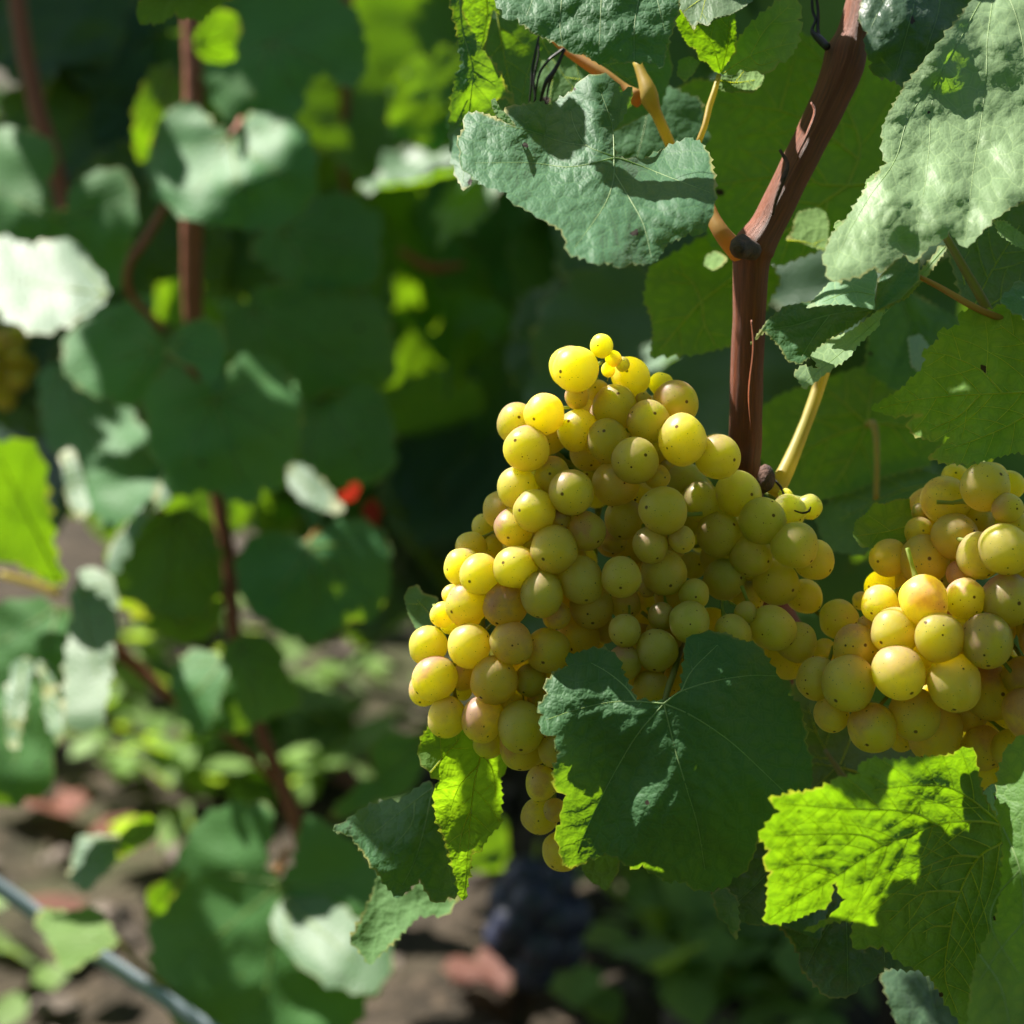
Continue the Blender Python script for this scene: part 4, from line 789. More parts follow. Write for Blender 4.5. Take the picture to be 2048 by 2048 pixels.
G_ = .575
LITS = [(1140,735,G_,19),(1080,820,G_,19),(1020,850,G_,19),(1045,900,G_,22),(1040,975,G_,22),(1140,985,G_,22),(1070,1015,G_,19),(1020,1050,G_,19),(930,1130,G_,19),(960,1150,G_,19),(1030,1130,G_,19),(1095,1185,G_,15),
  (930,1210,G_,19),(860,1290,G_,22),(935,1290,G_,22),(860,1350,G_,22),(890,1430,G_,15),(1155,855,G_,19),(1210,880,G_,19),(1270,755,G_,15),(1235,925,G_,13),(1195,965,G_,15),(985,1360,G_,11),(1110,1480,G_,13),(1080,1560,G_,13),(1110,1610,G_,10),
  (1350,790,G_,10),(1477,980,G_,16),(1580,1085,G_,16),(1619,1013,G_,11),(1010,1290,G_,10),
  (1800,1344,.55,28),(1975,1280,.55,28),(1880,1275,.55,28),(1907,1366,.55,25),(1634,1357,.55,23),(2010,1200,.55,28),(2010,1098,.55,28),(1846,1190,.55,28),(1790,1262,.55,20),(1848,1110,.55,20),(1776,1115,.55,17),(1660,1430,.56,20),(1740,1445,.56,15),(2030,1350,.55,25),(2040,1430,.55,25),
  (1110,1420,.539,20),(1130,1345,.546,18),(1165,1600,.536,22),(1140,1680,.537,18),(1180,1540,.536,12),
  (1620,1640,.51,24),(1700,1620,.51,20),(1780,1640,.515,18),(1590,1710,.51,20),(1740,1800,.525,20),(1670,1720,.53,20),(1650,1850,.53,10),
  (2020,1600,.54,20),(2000,1960,.52,50),(2030,1800,.53,20),
  (1760,420,.53,60),(1900,300,.55,60),(1980,150,.56,60),(1850,450,.52,50),(1950,420,.53,40),(2000,30,.58,50),(1700,500,.52,40),(1830,220,.56,30),(1900,100,.57,40),(1950,60,.575,40),(1930,200,.56,40),(1850,160,.565,30),
  (960,290,.565,26),(1000,350,.555,26),(1075,400,.545,24),(1370,340,.575,30),(1390,430,.56,24),(1200,200,.58,20),
  (915,180,.59,16),(905,280,.595,14),(1200,40,.56,40),(1300,60,.56,30),(1100,40,.56,20),(1420,90,.585,20),(1490,160,.59,18),(945,40,.60,10),
  (1430,520,.64,14),(1620,450,.635,22),(1700,580,.57,20),(1660,715,.565,20),(1610,750,.55,14),(1865,840,.565,12),(855,1490,.575,14),(885,1620,.57,8),(915,1740,.565,8),(690,1655,.585,12),
  (1472,700,.59,8),(1470,800,.595,8),(1466,870,.6,8),(1520,440,.585,10),(1610,850,.605,12),(1565,960,.6,12),
  (110,560,1.03,60),(60,600,1.02,30),(435,70,1.04,26),(380,170,1.1,10),(388,480,1.1,12),(386,560,1.1,12),(386,620,1.1,10),(425,950,1.12,8),(460,1150,1.12,8),(250,1315,1.09,12),(30,960,1.03,50),(60,1060,1.03,36),(180,1220,.995,22),(190,1350,.995,22),(165,1430,.99,12),(270,1060,1.02,12),(290,1243,1.083,9),(350,1266,1.083,9),(420,1256,1.083,9),(35,1400,1.012,14),(100,1400,1.012,10),(600,980,1.1,16),(640,990,1.1,14),(150,960,1.08,14),(310,980,1.09,12),(660,1880,1.005,50),(720,1930,1.0,34),(600,1830,1.01,20),(190,1710,1.02,26),(270,1670,1.025,16),(330,1775,1.03,12),(120,1850,.99,26),(170,1860,.99,24),(740,1010,1.1,16),(560,330,1.055,10),(590,380,1.05,10),(340,235,1.06,8),(740,380,1.38,26),(700,385,1.38,16),(860,430,1.37,36),(930,380,1.35,20),(830,470,1.37,20),(1120,740,1.3,24),(1310,730,1.0,16),(480,1530,1.85,50),(560,1530,1.85,50),(250,1500,2.0,50),(720,1360,2.3,50),(880,1780,1.3,14)]
SHADE_ZONES = [
  (.575, [(1260,810),(1330,830),(1440,870),(1440,960),(1400,1000),(1440,1060),(1520,1100),(1560,1150),(1640,1200),(1640,1400),(1000,1520),(920,1450),(1000,1400),(1060,1300),(1000,1260),(980,1200),(1060,1200),(1130,1130),(1180,1060),(1260,1000),(1290,950),(1230,850)]),
  (.537, [(1180,1310),(1370,1270),(1560,1330),(1630,1550),(1560,1640),(1480,1760),(1230,1725),(1190,1640),(1215,1520),(1190,1480),(1130,1500),(1200,1400)]),
  (.522, [(1720,1530),(1950,1500),(2000,1640),(1990,1850),(1930,2030),(1720,1890),(1800,1760),(1870,1700),(1850,1600),(1760,1600)]),
  (.59, [(1540,1130),(1690,1120),(1690,1320),(1560,1400),(1500,1300)]), (.577, [(1400,1110),(1560,1170),(1600,1260),(1560,1380),(1400,1270)]),
  (1.09, [(240,1060),(330,1040),(400,1050),(430,1120),(420,1190),(340,1210),(250,1170)]),
  (.62, [(1000,30),(1330,60),(1325,235),(1120,240),(980,110)]),
  (.66, [(1340,170),(1600,80),(1800,150),(1780,420),(1500,510),(1350,400)]), (.655, [(1300,540),(1480,480),(1480,690),(1310,700)]),
  (.70, [(1530,800),(1860,760),(1860,930),(1560,1000)]), (.562, [(1800,800),(1920,640),(2040,620),(2040,890),(1870,900),(1900,820)]),
  (.558, [(1040,230),(1110,220),(1190,260),(1225,330),(1290,400),(1340,480),(1200,520),(1140,430),(1080,340),(1000,260)]),
  (.588, [(720,1620),(860,1570),(910,1760),(790,1790)]), (.577, [(900,1480),(1010,1500),(1000,1640),(945,1690),(900,1600)]),
  (.56, [(1830,960),(2040,930),(2040,1040),(1960,1060),(1930,1110),(1880,1080),(1820,1060)]), (.565, [(1800,1400),(2000,1440),(1900,1500),(1760,1480)]),
  (.575, [(1580,1850),(1780,1850),(1760,1960),(1620,1970)])]
SHADES = [(1430,1500,.537,(.04,.03,.02)),(1440,1530,.532,(.04,.03,.02)),(1460,1560,.532,(.04,.03,.02)),(1460,1600,.532,(.04,.03,.02)),(1440,1640,.532,(.04,.03,.02)),(1490,1590,.534,(.03,.02)),(1500,1620,.535,(.03,.02)),(1410,1480,.537,(.03,.02)),(1540,1380,.545,(.03,.02)),(1560,1440,.545,(.03,.02)),(1440,1570,.54,(.04,.03,.02)),(1530,1420,.545,(.04,.03,.02)),(1570,1490,.545,(.04,.03,.02)),(1545,1600,.542,(.03,.02)),(1240,1560,.537,(.03,.02)),(1270,1640,.537,(.03,.02)),(1500,300,.66),(1420,220,.66),(1600,230,.665),(1550,420,.65),(1450,450,.655),(1750,300,.655),(1700,180,.67),(1640,420,.65),(1380,560,.66,(.05,.035)),(1350,640,.655),(1440,660,.655),(1500,600,.66,(.05,.035)),(1600,880,.70),(1750,900,.70),(1680,800,.70),(1820,850,.70),(1560,930,.70),(1540,90,.585,(.03,.022)),
  (1950,740,.562),(1860,720,.57,(.04,.03)),(2000,860,.56),(1800,810,.57,(.035,.025)),(1920,860,.56,(.04,.03)),
  (1830,1555,.55,(.05,.04,.03)),(1900,1620,.545,(.05,.04)),(1850,1780,.54,(.05,.04,.03)),(1800,1860,.54,(.05,.04)),(1930,1900,.55),(1760,1560,.542,(.035,.025)),(1900,1730,.545),
  (1330,1500,.54),(1450,1450,.542),(1300,1620,.54,(.06,.045)),(1450,1600,.545),(1400,1330,.55),(1260,1530,.54,(.04,.03)),(1550,1500,.55),(1480,1700,.545),(1560,1400,.55),(1350,1700,.54),(1200,1380,.548,(.03,.022)),(1220,1700,.542,(.03,)),
  (1290,1100,.575,(.06,.045)),(1350,1050,.575,(.06,.045,.035)),(1200,1140,.575,(.05,.035)),(1250,1180,.575),(1330,1180,.575),(1450,1130,.575,(.05,.035)),(1380,1240,.575),(1500,1240,.575,(.06,.045)),(1560,1300,.58,(.05,.035)),(1430,1200,.58),(1300,1260,.58),(1110,1290,.575,(.04,.03)),(1170,1210,.575,(.04,.03)),
  (1050,1440,.575,(.03,.025)),(965,1440,.575,(.022,.018)),(1290,850,.575,(.022,.018)),(1350,900,.57,(.035,.028)),(1310,1010,.572,(.04,.03)),(1240,1080,.57,(.03,.024)),(1480,1050,.58,(.022,)),(1230,815,.575,(.018,)),(1160,1370,.575,(.04,.03)),(1430,1060,.575,(.03,.024)),
  (1890,1000,.56,(.04,.03)),(1970,980,.56,(.05,.035)),(1910,1070,.56,(.03,.022)),(1700,1370,.55,(.018,.014)),(1960,1110,.56,(.022,.016)),(1830,1430,.56,(.03,.022)),(1770,1200,.56,(.02,.015)),(1745,1290,.56,(.02,.015)),(2010,1020,.56),(1900,1450,.56,(.04,.03)),
  (1200,400,.555,(.035,.028)),(1280,480,.54,(.03,.022)),(1180,480,.54,(.03,.022)),(1120,300,.57,(.035,.025)),(1050,260,.575,(.03,.02)),(1220,290,.57,(.02,.016)),(800,1680,.59,(.06,.04)),(860,1720,.585,(.035,.025)),(760,1640,.6,(.04,.025)),(930,1600,.58,(.03,.022)),(960,1560,.58,(.04,.03)),(1680,1900,.58),(1620,1880,.58,(.04,.03)),(1750,1930,.58),
  (1650,1480,.63),(1750,1500,.63),(2000,540,.6),(1950,470,.6,(.04,.03)),(1570,660,.578,(.04,.03)),(1650,640,.575,(.02,.015)),(1800,560,.585,(.025,.018)),(1850,680,.70),(1500,850,.592,(.03,.022)),(1500,600,.587,(.025,.02)),(1650,260,.587,(.04,.03)),(1580,380,.586,(.03,.025)),(1700,120,.589,(.05,.035)),(1500,740,.592,(.022,)),
  (1780,60,.58,(.04,.03)),(1760,140,.575,(.03,.022)),(1100,150,.62),(1200,200,.62,(.04,.03)),(1030,120,.618,(.05,.035)),(1500,1780,.575,(.05,.035))]

A_AX = SUN.cross(Vector((0, 1, 0))).normalized(); B_AX = SUN.cross(A_AX).normalized()
AB = lambda p: (p.dot(A_AX), p.dot(B_AX), p.dot(SUN))
LR = []
def berry_depth(px, py, d):
    """depth of the nearest berry under a pixel, if d means the bunches"""
    if d not in (G_, .55, .56, .565, .577, .57, .572, .58, .59): return d
    best = None
    for x, y, r, z in BUNCHED:
        q = r * r - (px - x) ** 2 - (py - y) ** 2
        if q > 0:
            f = z - math.sqrt(q) * WD * z / 2048
            if best is None or f < best: best = f
    return best if best is not None and abs(best - d) < .06 else d
for px, py, d, r in LITS:
    d = berry_depth(px, py, d)
    a, b, h = AB(P(px, py, d)); LR.append((a, b, h, r * WD * d / 2048))
def blocks(c, r):
    """would a leaf of radius r at c shade one of the places the sun reaches in the photograph?"""
    a, b, h = AB(Vector(c))
    return any(h > lh + .01 and (a - la) ** 2 + (b - lb) ** 2 < (r + lr) ** 2 for la, lb, lh, lr in LR)
# ------------------------------------------------------------------ the vine behind, left
va = thing('grapevine', 'blurred grapevine on the left behind, with a slim brown cane and dark green leaves', 'grapevine', (P(600, 1700, 1.12).x, P(600, 1700, 1.12).y, 0))
tube('cane', [(385, -400, 1.10, 18), (383, -50, 1.10, 20), (388, 200, 1.10, 21), (384, 450, 1.10, 21), (386, 640, 1.11, 20), (398, 800, 1.12, 18), (432, 980, 1.12, 15), (456, 1120, 1.12, 16), (468, 1260, 1.12, 14), (500, 1400, 1.12, 13), (560, 1560, 1.12, 15), (598, 1660, 1.12, 17), (640, 1850, 1.13, 26), (650, 2250, 1.15, 38), (640, 3200, 1.18, 45)], M['bark_far'], va, 14, .06)
tube('cane', [(20, -300, 1.2, 17), (35, 0, 1.2, 17), (70, 200, 1.2, 18), (108, 330, 1.2, 18), (128, 420, 1.2, 15), (160, 700, 1.2, 15), (300, 1000, 1.2, 15), (450, 1200, 1.17, 14)], M['bark_far'], va, 12, .06)
tube('petiole', [(330, 412, 1.08, 8), (290, 480, 1.07, 9), (258, 530, 1.07, 8), (262, 590, 1.08, 8), (330, 660, 1.09, 7)], M['bark_far'], va, 8)
tube('cane', [(218, 1285, 1.09, 12), (270, 1330, 1.1, 12), (330, 1385, 1.1, 9), (420, 1440, 1.11, 8), (560, 1570, 1.12, 8)], M['bark_far'], va, 10, .06)
tube('petiole', [(0, 1148, 1.05, 7), (60, 1165, 1.05, 7), (120, 1188, 1.05, 8)], M['petiole'], va, 8)
tube('petiole', [(452, 1170, 1.1, 10), (465, 1230, 1.1, 9), (470, 1290, 1.1, 8)], M['bark_far'], va, 8)
tube('petiole', [(640, 1060, 1.1, 10), (600, 1090, 1.1, 5), (460, 1110, 1.12, 5)], M['petiole_red'], va, 8)
tube('petiole', [(575, 1700, 1.09, 8), (560, 1730, 1.08, 10), (555, 1742, 1.07, 9)], M['petiole_red'], va, 8)
for a, b in (((90, 0), (180, 300)), ((330, 60), (150, 300)), ((150, 300), (110, 420)), ((250, 200), (130, 330))):
    tube('petiole', [(a[0], a[1], 1.35, 8), ((a[0] + b[0]) / 2 + 8, (a[1] + b[1]) / 2, 1.34, 8), (b[0], b[1], 1.33, 8)], M['petiole_olive'], va, 8)
B = lambda *a, **k: bg_leaf(va, *a, **k)

def VA(poly, jn, D, gx=0.0, gy=10.0, bow=5.0, mt='far', under=False, label=None, ruff=3.0):
    """traced leaf of the left vine: junction pixel, depth, slope in mm per 100 px (gy > 0 leans back), bow in mm"""
    pa = np.array(poly, float); c = pa.mean(0); R_ = np.hypot(*(pa - c).T).max(); ctrl = []
    if mt == 'far': rv = random.Random(int(pa[0][0] * 3 + pa[1][1])); gx += rv.uniform(-9, 9); gy += rv.uniform(-5, 9); bow += rv.uniform(0, 6)
    for p in list(pa[::2]) + [c, (c + jn) / 2]:
        q = np.hypot(*(p - c)) / R_
        ctrl.append((p[0], p[1], D * 1000 + gx * (p[0] - c[0]) / 100 + gy * (c[1] - p[1]) / 100 + bow * q * q))
    prim = []
    jn = np.array(jn, float); a0 = math.atan2(c[1] - jn[1], c[0] - jn[0])
    if R_ > 45:
        for da in (0, .75, -.75, 1.6, -1.6):
            v = np.array([math.cos(a0 + da), math.sin(a0 + da)]); L = 12.0
            while pip(pa, (jn + v * (L + 8))[None])[0] and L < 400: L += 8
            if L > 40: prim.append([tuple(jn + v * 3), tuple(jn + v * L * .5 + np.array([0, 3])), tuple(jn + v * L * .92)])
    return hero(va, poly, prim, ctrl, mt, under, ruff=ruff, step=22 if R_ > 45 else 12, unit=.00027, tooth=(min(48, R_ * .35), min(12, R_ * .075)), gap=90, vw=7, pucker=1.5, vm=M['vein'], label=label)
VA([(403,32),(424,11),(461,0),(530,-32),(636,-32),(684,0),(721,42),(734,106),(726,154),(694,175),(668,159),(652,143),(625,154),(609,180),(604,223),(572,233),(530,223),(498,228),(466,240),(445,233),(419,180),(408,138),(397,95)], (541,80), 1.085, 2, 9, 12)
VA([(403,223),(424,249),(456,268),(482,260),(493,238),(509,223),(556,228),(599,249),(620,281),(631,339),(620,403),(583,440),(530,456),(477,456),(403,445),(339,413),(302,371),(297,318),(318,244),(350,212),(387,207)], (458,274), 1.055, 3, 13, 9, label='heart-shaped dark leaf with a pale sheen in front of the slim brown cane', ruff=5)
VA([(-31,265),(42,260),(80,270),(106,297),(111,329),(95,360),(87,403),(106,434),(132,419),(148,371),(175,350),(212,339),(254,344),(270,403),(265,466),(249,530),(222,588),(100,600),(-30,560)], (112,440), 1.13, 0, 12, 8)
VA([(-21,477),(32,482),(64,493),(95,482),(154,488),(180,525),(212,572),(217,588),(196,615),(159,636),(122,652),(85,668),(42,652),(0,620),(-25,600)], (214,590), 1.03, -4, 32, 2, 'pale', label='blurred white sunlit leaf at the left edge', ruff=1.6)
VA([(350,127),(366,175),(360,212),(318,238),(302,276),(297,318),(276,323),(268,276),(270,212),(292,159),(318,132)], (350,132), 1.125, 10, -4, 3, 'young', True)
VA([(392,64),(419,27),(450,19),(477,37),(480,64),(466,95),(472,117),(440,127),(403,117),(390,95)], (392,90), 1.04, 0, -14, 2, 'young', True, 'small brilliant lime leaf beside the slim brown cane near the top')
VA([(541,440),(600,420),(650,390),(690,385),(730,415),(765,440),(755,480),(760,530),(740,570),(640,580),(560,550),(500,500)], (560,460), 1.2, 0, 14, 6)
VA([(461,625),(530,572),(636,562),(742,583),(774,636),(790,705),(784,763),(715,774),(604,795),(594,768),(530,715),(466,715),(440,678)], (500,620), 1.17, 3, 14, 6)
VA([(339,684),(371,647),(413,636),(445,657),(450,705),(440,752),(419,768),(392,737),(360,726),(329,705)], (345,690), 1.045, 0, 16, 2)
VA([(413,763),(424,790),(445,784),(456,752),(466,726),(498,705),(535,715),(562,742),(583,774),(604,827),(594,890),(572,933),(562,980),(525,975),(509,1007),(477,1002),(440,986),(403,980),(360,991),(339,991),(329,943),(297,869),(286,795),(318,752),(344,726),(371,742),(392,763)], (430,795), 1.05, 0, 12, 8, label='broad blurred green leaf hiding the middle of the slim brown cane')
VA([(127,678),(175,636),(228,609),(281,609),(302,652),(329,700),(318,742),(286,795),(260,816),(223,795),(175,784),(148,763),(127,731)], (312,697), 1.085, -4, 12, 6)
VA([(80,742),(122,731),(175,784),(254,806),(292,875),(329,954),(339,1007),(297,1007),(254,1039),(212,1060),(175,1007),(148,901),(95,901),(80,827)], (120,740), 1.12, -8, 14, 6)
VA([(599,784),(689,768),(763,784),(784,848),(790,933),(742,970),(689,975),(609,954),(599,875)], (640,790), 1.15, 0, 12, 7)
VA([(572,922),(609,933),(652,970),(689,1023),(657,1023),(609,1007),(578,970)], (572,925), 1.10, -6, 26, 1, 'pale')
VA([(-30,890),(40,878),(75,900),(90,960),(105,1080),(125,1170),(90,1160),(40,1130),(-30,1110)], (122,1165), 1.03, 0, -12, 5, 'young', True, 'blurred brilliant green back-lit leaf at the left edge', 2)
VA([(122,905),(148,900),(165,960),(180,1020),(160,1040),(135,1000)], (125,905), 1.08, -10, 26, 1, 'pale')
VA([(294,950),(325,940),(338,1000),(310,1020),(285,1035),(270,1020)], (300,945), 1.09, -10, 26, 1, 'pale')  # sunlit lower end of the hanging leaf, added as its own pale piece
VA([(620,1088),(599,1082),(572,1066),(530,1066),(488,1093),(472,1151),(488,1199),(530,1236),(556,1262),(599,1273),(631,1289),(657,1268),(705,1241),(758,1225),(779,1172),(779,1088),(753,1056),(710,1040),(662,1050),(641,1066)], (620,1094), 1.06, 2, 10, 8, label='dark heart-shaped leaf low in the background just left of the grapes')
VA([(228,1194),(212,1146),(223,1088),(276,1040),(329,1024),(392,1024),(429,1056),(445,1119),(440,1192),(410,1236),(360,1246),(300,1226)], (350,1030), 1.09, 4, 4, 4, 'leaf', True)
VA([(228,1194),(300,1226),(360,1246),(410,1236),(440,1192),(447,1215),(430,1262),(400,1284),(350,1280),(286,1250)], (350,1240), 1.083, 0, -22, 1, 'young', True, 'glowing yellow-green upturned rim of a blurred leaf')
VA([(440,1326),(466,1278),(509,1268),(551,1284),(567,1331),(594,1384),(594,1416),(551,1427),(519,1443),(477,1464),(413,1464),(424,1427),(450,1363)], (478,1290), 1.07, 5, 10, 5)
VA([(350,1321),(392,1297),(440,1310),(456,1342),(440,1395),(413,1464),(392,1474),(360,1427),(339,1368)], (448,1320), 1.05, -10, 12, 3, ruff=4)
VA([(-20,1215),(42,1199),(106,1210),(143,1236),(127,1342),(132,1448),(106,1501),(101,1580),(53,1596),(21,1612),(-20,1596),(-60,1400)], (118,1212), 1.03, -6, 10, 6)
VA([(154,1167),(175,1135),(201,1141),(228,1167),(233,1225),(228,1289),(217,1363),(212,1406),(191,1459),(143,1464),(127,1427),(132,1321),(143,1236)], (160,1180), .995, -8, 22, 2, 'pale', label='folded pale green sunlit leaf hanging near the left edge', ruff=1.5)
VA([(212,1130),(228,1077),(265,1040),(300,1000),(320,960),(318,1000),(285,1050),(245,1120),(228,1150)], (318,965), 1.02, -8, 24, 1, 'pale')
VA([(16,1490),(11,1395),(32,1321),(64,1321),(53,1395),(32,1501)], (48,1325), 1.012, -12, 22, 1, 'pale')  # sunlit strip of the big left leaf, drawn as a pale piece
VA([(74,1321),(101,1331),(127,1448),(117,1490),(95,1448)], (85,1325), 1.012, -12, 22, 1, 'pale')  # second sunlit strip on that leaf, also a separate pale piece
VA([(297,1840),(329,1766),(371,1686),(403,1639),(440,1618),(493,1607),(535,1607),(546,1644),(535,1692),(530,1734),(562,1761),(588,1729),(599,1660),(615,1628),(657,1649),(715,1692),(758,1739),(784,1819),(784,1893),(774,1957),(731,1999),(710,2048),(690,2110),(424,2110),(339,2031),(307,1946)], (562,1766), 1.035, 2, 8, 8, label='largest blurred dark leaf at the bottom left, its right lobe sunlit')
VA([(541,1840),(567,1798),(599,1782),(662,1803),(705,1835),(763,1867),(784,1893),(774,1957),(731,1988),(689,1978),(636,1957),(583,1914)], (570,1800), 1.005, -6, 24, 2, 'pale', ruff=2)  # sunlit part of the right lobe, drawn as a lighter sheet on top
VA([(148,1708),(159,1671),(238,1671),(228,1729),(201,1755),(170,1787),(138,1761)], (236,1675), 1.02, -6, 26, 1, 'pale')
VA([(223,1729),(249,1660),(297,1628),(318,1655),(302,1681),(254,1708)], (310,1640), 1.025, 0, -20, 1, 'young', True)
VA([(291,1840),(297,1777),(339,1755),(376,1739),(371,1766),(339,1798),(318,1830)], (370,1745), 1.03, 0, -20, 1, 'young', True)
VA([(69,1840),(85,1819),(132,1824),(185,1814),(212,1840),(238,1883),(212,1898),(175,1920),(143,1943),(122,1936),(101,1893)], (236,1880), .99, -4, 22, 2, 'young', label='yellow-green leaf blade crossing the pale blue pipe', ruff=2)
VA([(742,1485),(795,1464),(843,1485),(848,1533),(816,1586),(758,1602),(731,1623),(657,1633),(689,1596),(753,1554)], (840,1490), 1.15, 0, 10, 3)
VA([(650,120),(690,112),(700,140),(672,150)], (650,120), 1.3, 0, 20, 1, 'pale')
tube('petiole', [(236, 1880, .99, 5), (270, 1920, 1.0, 6), (330, 1975, 1.03, 6), (420, 2040, 1.08, 7)], M['petiole_olive'], va, 8)
tube('petiole', [(484, 232, 1.085, 6), (478, 252, 1.07, 7), (460, 272, 1.056, 6)], M['bark_far'], va, 8)
tube('petiole', [(130, 425, 1.15, 8), (118, 440, 1.135, 6)], M['petiole'], va, 8)
B((738, 1015), (752, 1052), 1.12, .01, .55, (-.4, .9, .6), 2, 'red_leaf', label='small bright red withered leaf left of the grapes')
B((700, 985), (715, 1005), 1.09, .01, .8, (-.4, .6, .8), 4, 'red_leaf')

vb = thing('grapevine', 'more distant blurred grapevine between the left vine and the sharp foliage', 'grapevine', (0.0, 1.45, 0))
tube('cane', [(700, -300, 1.4, 18), (690, 0, 1.4, 16), (690, 180, 1.41, 10), (686, 330, 1.42, 7), (700, 420, 1.44, 5)], M['bark_far'], vb, 12, .08)
tube('cane', [(800, 500, 1.42, 6), (860, 535, 1.42, 10), (930, 530, 1.42, 5)], M['bark_far'], vb, 10, .08)
tube('trunk', [(1500, 1200, 1.45, 24), (1640, 1500, 1.42, 34), (1760, 1750, 1.4, 44), (1800, 2000, 1.4, 50), (1810, 2300, 1.4, 60), (1820, 3400, 1.4, 80)], M['trunk'], vb, 16, .14)
BB = lambda *a, **k: bg_leaf(vb, *a, **k)
BB((700, 70), (760, 400), 1.42, .0, 1.05, (-.25, .55, -1), 2, 'young', label='big blurred yellow-green leaf underside left of the sharp foliage')
BB((860, 60), (900, 260), 1.45, .0, 1.2, (-.25, .55, -1), 4, 'young')
BB((640, 260), (640, 420), 1.46, .0, 1.0, (-.25, .55, -1), 1, 'young')
BB((880, 350), (700, 400), 1.34, .0, 1.0, (-.4, 1.3, .6), 1, 'pale', label='blurred white sunlit leaf between the left vine and the sharp foliage')
BB((940, 370), (850, 490), 1.33, .0, 1.1, (-.4, 1.2, .6), 2, 'pale')
BB((860, 190), (880, 330), 1.36, .0, .8, (-.2, .5, 1), 1)
BB((870, 140), (900, 230), 1.34, .0, .9, (-.4, 1.1, .6), 1, 'pale')
BB((1170, 700), (1110, 760), 1.30, .0, .9, (-.4, 1.0, .6), 3, 'pale')
BB((1350, 690), (1290, 760), 1.0, .0, .8, (-.4, 1.0, .6), 4, 'pale')
BB((1560, 1180), (1650, 1220), .95, .0, .5, (-.4, 1.2, .5), 2, 'pale')
BB((1690, 1020), (1640, 1060), 1.0, .0, .9, (-.4, 1.0, .6), 4, 'leaf')
BB((900, 1650), (880, 1790), 1.28, .0, 1.2, (0, .3, 1), 2)
# random leaves filling the depth of both vines
def fill(parent, n, x0, x1, y0, y1, d0, d1, seed, m='dark', size=(.07, .11)):  # darker green by default: shade of the gaps put into the colour
    rg = random.Random(seed)
    for _ in range(n):
        px, py = rg.uniform(x0, x1), rg.uniform(y0, y1); d = rg.uniform(d0, d1)
        n_ = (rg.gauss(-.05, .4), rg.gauss(.15, .35), rg.choice((1, 1, 1, -1)) * rg.uniform(.5, 1)); t = (rg.gauss(0, .5), -1, rg.gauss(0, .4))
        s = rg.uniform(*size); a = P(px, py, d) + U * s * .4
        if blocks(P(px, py, d), s * 1.15): continue
        put_leaf(parent, a, cv(t), cv(n_), s, rg.uniform(.8, 1.1), rg.randrange(7), m)
fill(va, 75, -80, 560, -60, 1000, 1.24, 1.45, 31)
fill(vb, 34, 640, 1150, 1010, 1230, 1.5, 1.8, 39)
fill(vb, 130, 380, 1500, -60, 1060, 1.42, 1.8, 32, 'far')
fill(vb, 50, 1150, 2200, 0, 1650, .95, 1.4, 33)
vc = thing('grapevine', 'farthest blurred vine, a dark curtain of leaves across the background', 'grapevine', (-.2, 2.35, 0))
tube('trunk', [(300, 300, 2.4, 20), (350, 900, 2.4, 24), (380, 1150, 2.35, 30), (400, 1550, 2.3, 34)], M['trunk'], vc, 12, .14)
fill(vc, 290, -150, 1500, -120, 1010, 1.95, 2.6, 34, 'far', size=(.11, .17))
vd_ = thing('grapevine', 'dark leafy vine farthest back behind the sharp foliage on the right', 'grapevine', (.6, 2.35, 0))
tube('trunk', [(1700, 300, 2.3, 24), (1720, 1000, 2.3, 28), (1700, 1500, 2.3, 34)], M['trunk'], vd_, 12, .14)
fill(vd_, 150, 1150, 2250, -120, 1250, 1.8, 2.4, 35, size=(.11, .17))
# dry red-brown leaves on the soil
LBL = {(40, 1625, .05): 'dry reddish leaf on the soil at the left edge above the pale blue pipe', (110, 1645, .045): 'small dry leaf on the soil just right of the reddish one above the pipe', (85, 1870, .05): 'dry red-brown leaf on the soil below the pale blue pipe',
       (740, 1585, .045): 'dry reddish leaf on the soil left of the sharp dark leaf', (240, 1720, .045): 'dark dry leaf on the soil behind the small pale leaf and the pipe', (1250, 1650, .05): 'dry leaf on the soil hidden in shade under the front bunch', (960, 1990, .05): 'dry leaf on the soil below the blue-black bunch'}
for i, ((px, py, sz), lb) in enumerate(LBL.items()):
    q = gp(px, py); rg = random.Random(i)
    o = put_leaf(None, (q.x, q.y, .02 + .01 * rg.random()), (rg.gauss(0, 1), rg.gauss(0, 1), 0), (rg.gauss(0, .3), rg.gauss(-.2, .3), 1), sz, .9, rg.randrange(7), 'dry', 'fallen_leaf')
    o['label'] = lb; o['category'] = 'fallen leaf'; o['group'] = 'dry leaves fallen on the soil'
# pale blue pipe at the lower left
pp = thing('irrigation_pipe', 'pale blue pipe slanting across the bottom left corner', 'pipe', P(100, 1850, 1.02))
tube('pipe_wall', [(-300, 1570, 1.02, 16), (0, 1775, 1.02, 16), (110, 1855, 1.02, 16), (240, 1940, 1.02, 16), (420, 2060, 1.02, 16), (700, 2250, 1.02, 16)], M['pipe'], pp, 16)

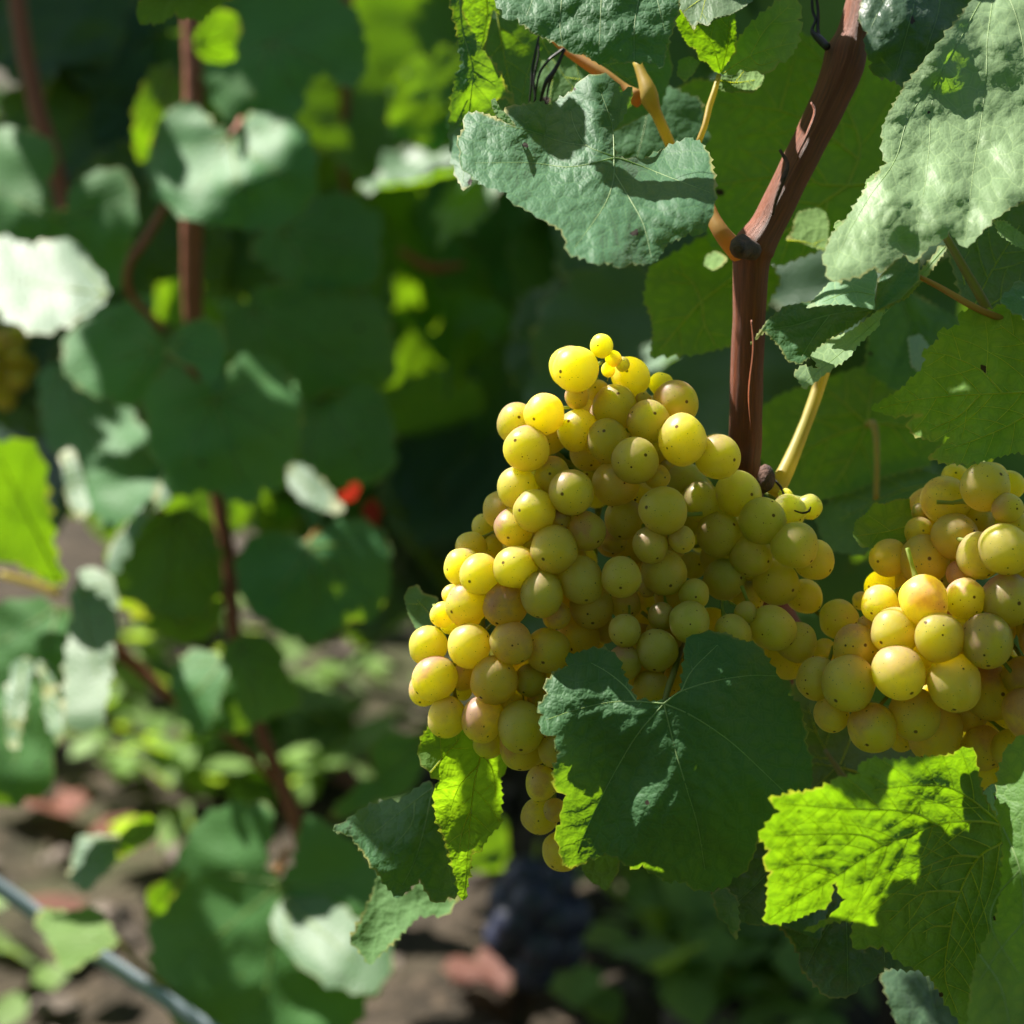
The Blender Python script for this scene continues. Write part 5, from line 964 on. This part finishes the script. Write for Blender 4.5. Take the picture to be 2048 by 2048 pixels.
# ------------------------------------------------------------------ unseen leaves added outside the view, set along sun rays to shape the shade
LIT = []; 
def lit(px, py, d, r): LIT.append((P(px, py, d), r * WD * d / 2048))
SHADE = []
def shade(px, py, d, t, size=.09, parent=None, k=0):
    """a leaf of the canopy, t metres up the sun's ray from the place it shades"""
    p = P(px, py, d) + SUN * t; rg = random.Random(int(px * 7 + py))
    tip = Vector((rg.gauss(0, .5), rg.gauss(0, .5), -1)); nn = (SUN + Vector((rg.gauss(0, .25), rg.gauss(0, .25), rg.gauss(0, .25))))
    tip = (tip - SUN * tip.dot(SUN)).normalized()
    put_leaf(parent or vine, p - tip * size * .42, tip, nn, size, 1.05, k or rg.randrange(7), 'leaf')
def added_canopy():
    a_ax = SUN.cross(Vector((0, 1, 0))).normalized(); b_ax = SUN.cross(a_ax).normalized()
    ab = lambda p: (p.dot(a_ax), p.dot(b_ax), p.dot(SUN))
    K = WD / 2048
    lits = []
    for px, py, d, r in LITS:
        d = berry_depth(px, py, d); a, b, h = ab(P(px, py, d)); lits.append((a, b, h, r * K * d))
    placed = []; rg = random.Random(77)
    def covered(a, b, h):
        return any(h2 > h + .02 and (a - x) ** 2 + (b - y) ** 2 < (r * .58) ** 2 for x, y, h2, r in placed)
    def put(px, py, d, sizes, owner, tmin=.10, extra=.12, force=False, jit=1.0):
        d = berry_depth(px, py, d); p = P(px, py, d); a, b, h = ab(p)
        if not force and covered(a, b, h): return
        t0 = max(tmin, (py + 160) * K * d / .80)
        for s in sizes:
            for tr in range(10):
                r = s * .80; ja, jb = rg.gauss(0, r * .4 * jit), rg.gauss(0, r * .4 * jit)
                if math.hypot(ja, jb) > r * .6: continue
                t = t0 + rg.uniform(0, extra)
                if any(h + t > lh and (a + ja - la) ** 2 + (b + jb - lb) ** 2 < (r * 1.15 + lr) ** 2 for la, lb, lh, lr in lits): continue
                c = p + SUN * t + a_ax * ja + b_ax * jb
                if c.z < .1: continue
                tip = Vector((rg.gauss(0, .6), rg.gauss(0, .6), -1)); tip = (tip - SUN * tip.dot(SUN)).normalized()
                nn = SUN + Vector((rg.gauss(0, .22), rg.gauss(0, .22), rg.gauss(0, .22)))
                put_leaf(owner, c - tip * s * .2, tip, nn, s, 1.0, rg.randrange(7), 'leaf')  # added leaf, sized and placed only to block the sun
                placed.append((a + ja, b + jb, h + t, r)); return
    for d, poly in SHADE_ZONES:
        pa = np.array(poly, float); lo, hi = pa.min(0), pa.max(0); st = 26 if d < .65 else 40
        pts = np.array([(x, y) for x in np.arange(lo[0], hi[0], st) for y in np.arange(lo[1], hi[1], st)]); pts = pts[pip(pa, pts)]
        idx = list(range(len(pts))); rg.shuffle(idx)
        for sz in ((.048,), (.034,), (.024,), (.017,), (.012,)):
            for i in idx:
                if sz[0] < .02 and d > .65: continue
                put(pts[i][0], pts[i][1], d, sz, vine, .07, .05, jit=.7)
    for q in SHADES:
        put(q[0], q[1], q[2], tuple(v * .6 for v in q[3]) if len(q) > 3 else (.045, .032, .024), vine, .07, .05, force=(q[2] < .546 and len(q) > 3 and q[0] < 1600))
    def grid(x0, x1, y0, y1, d, step, sizes, owner, skip):
        pts = [(x, y) for x in np.arange(x0, x1, step) for y in np.arange(y0, y1, step)]; rg.shuffle(pts)
        for x, y in pts:
            x += rg.uniform(-.4, .4) * step; y += rg.uniform(-.4, .4) * step
            if rg.random() < skip: continue
            put(x, y, d, sizes, owner, .15, .35)
    grid(-150, 1000, -50, 1800, 1.09, 75, (.085, .06, .042, .028), va, .09)
    grid(-150, 1000, -50, 1800, 1.2, 110, (.085, .06, .04), va, .06)
    grid(400, 2150, -50, 1250, 1.5, 90, (.10, .07, .045), vb, .06)
    grid(1100, 2150, -50, 1500, 1.1, 110, (.08, .055, .04), vb, .08)
    grid(-150, 1400, -50, 1200, 2.1, 85, (.13, .09, .06), vc, .12)
    grid(1300, 2200, -50, 1200, 2.0, 90, (.13, .09, .06), vd_, .12)
    print('canopy leaves', len(placed))
added_canopy()
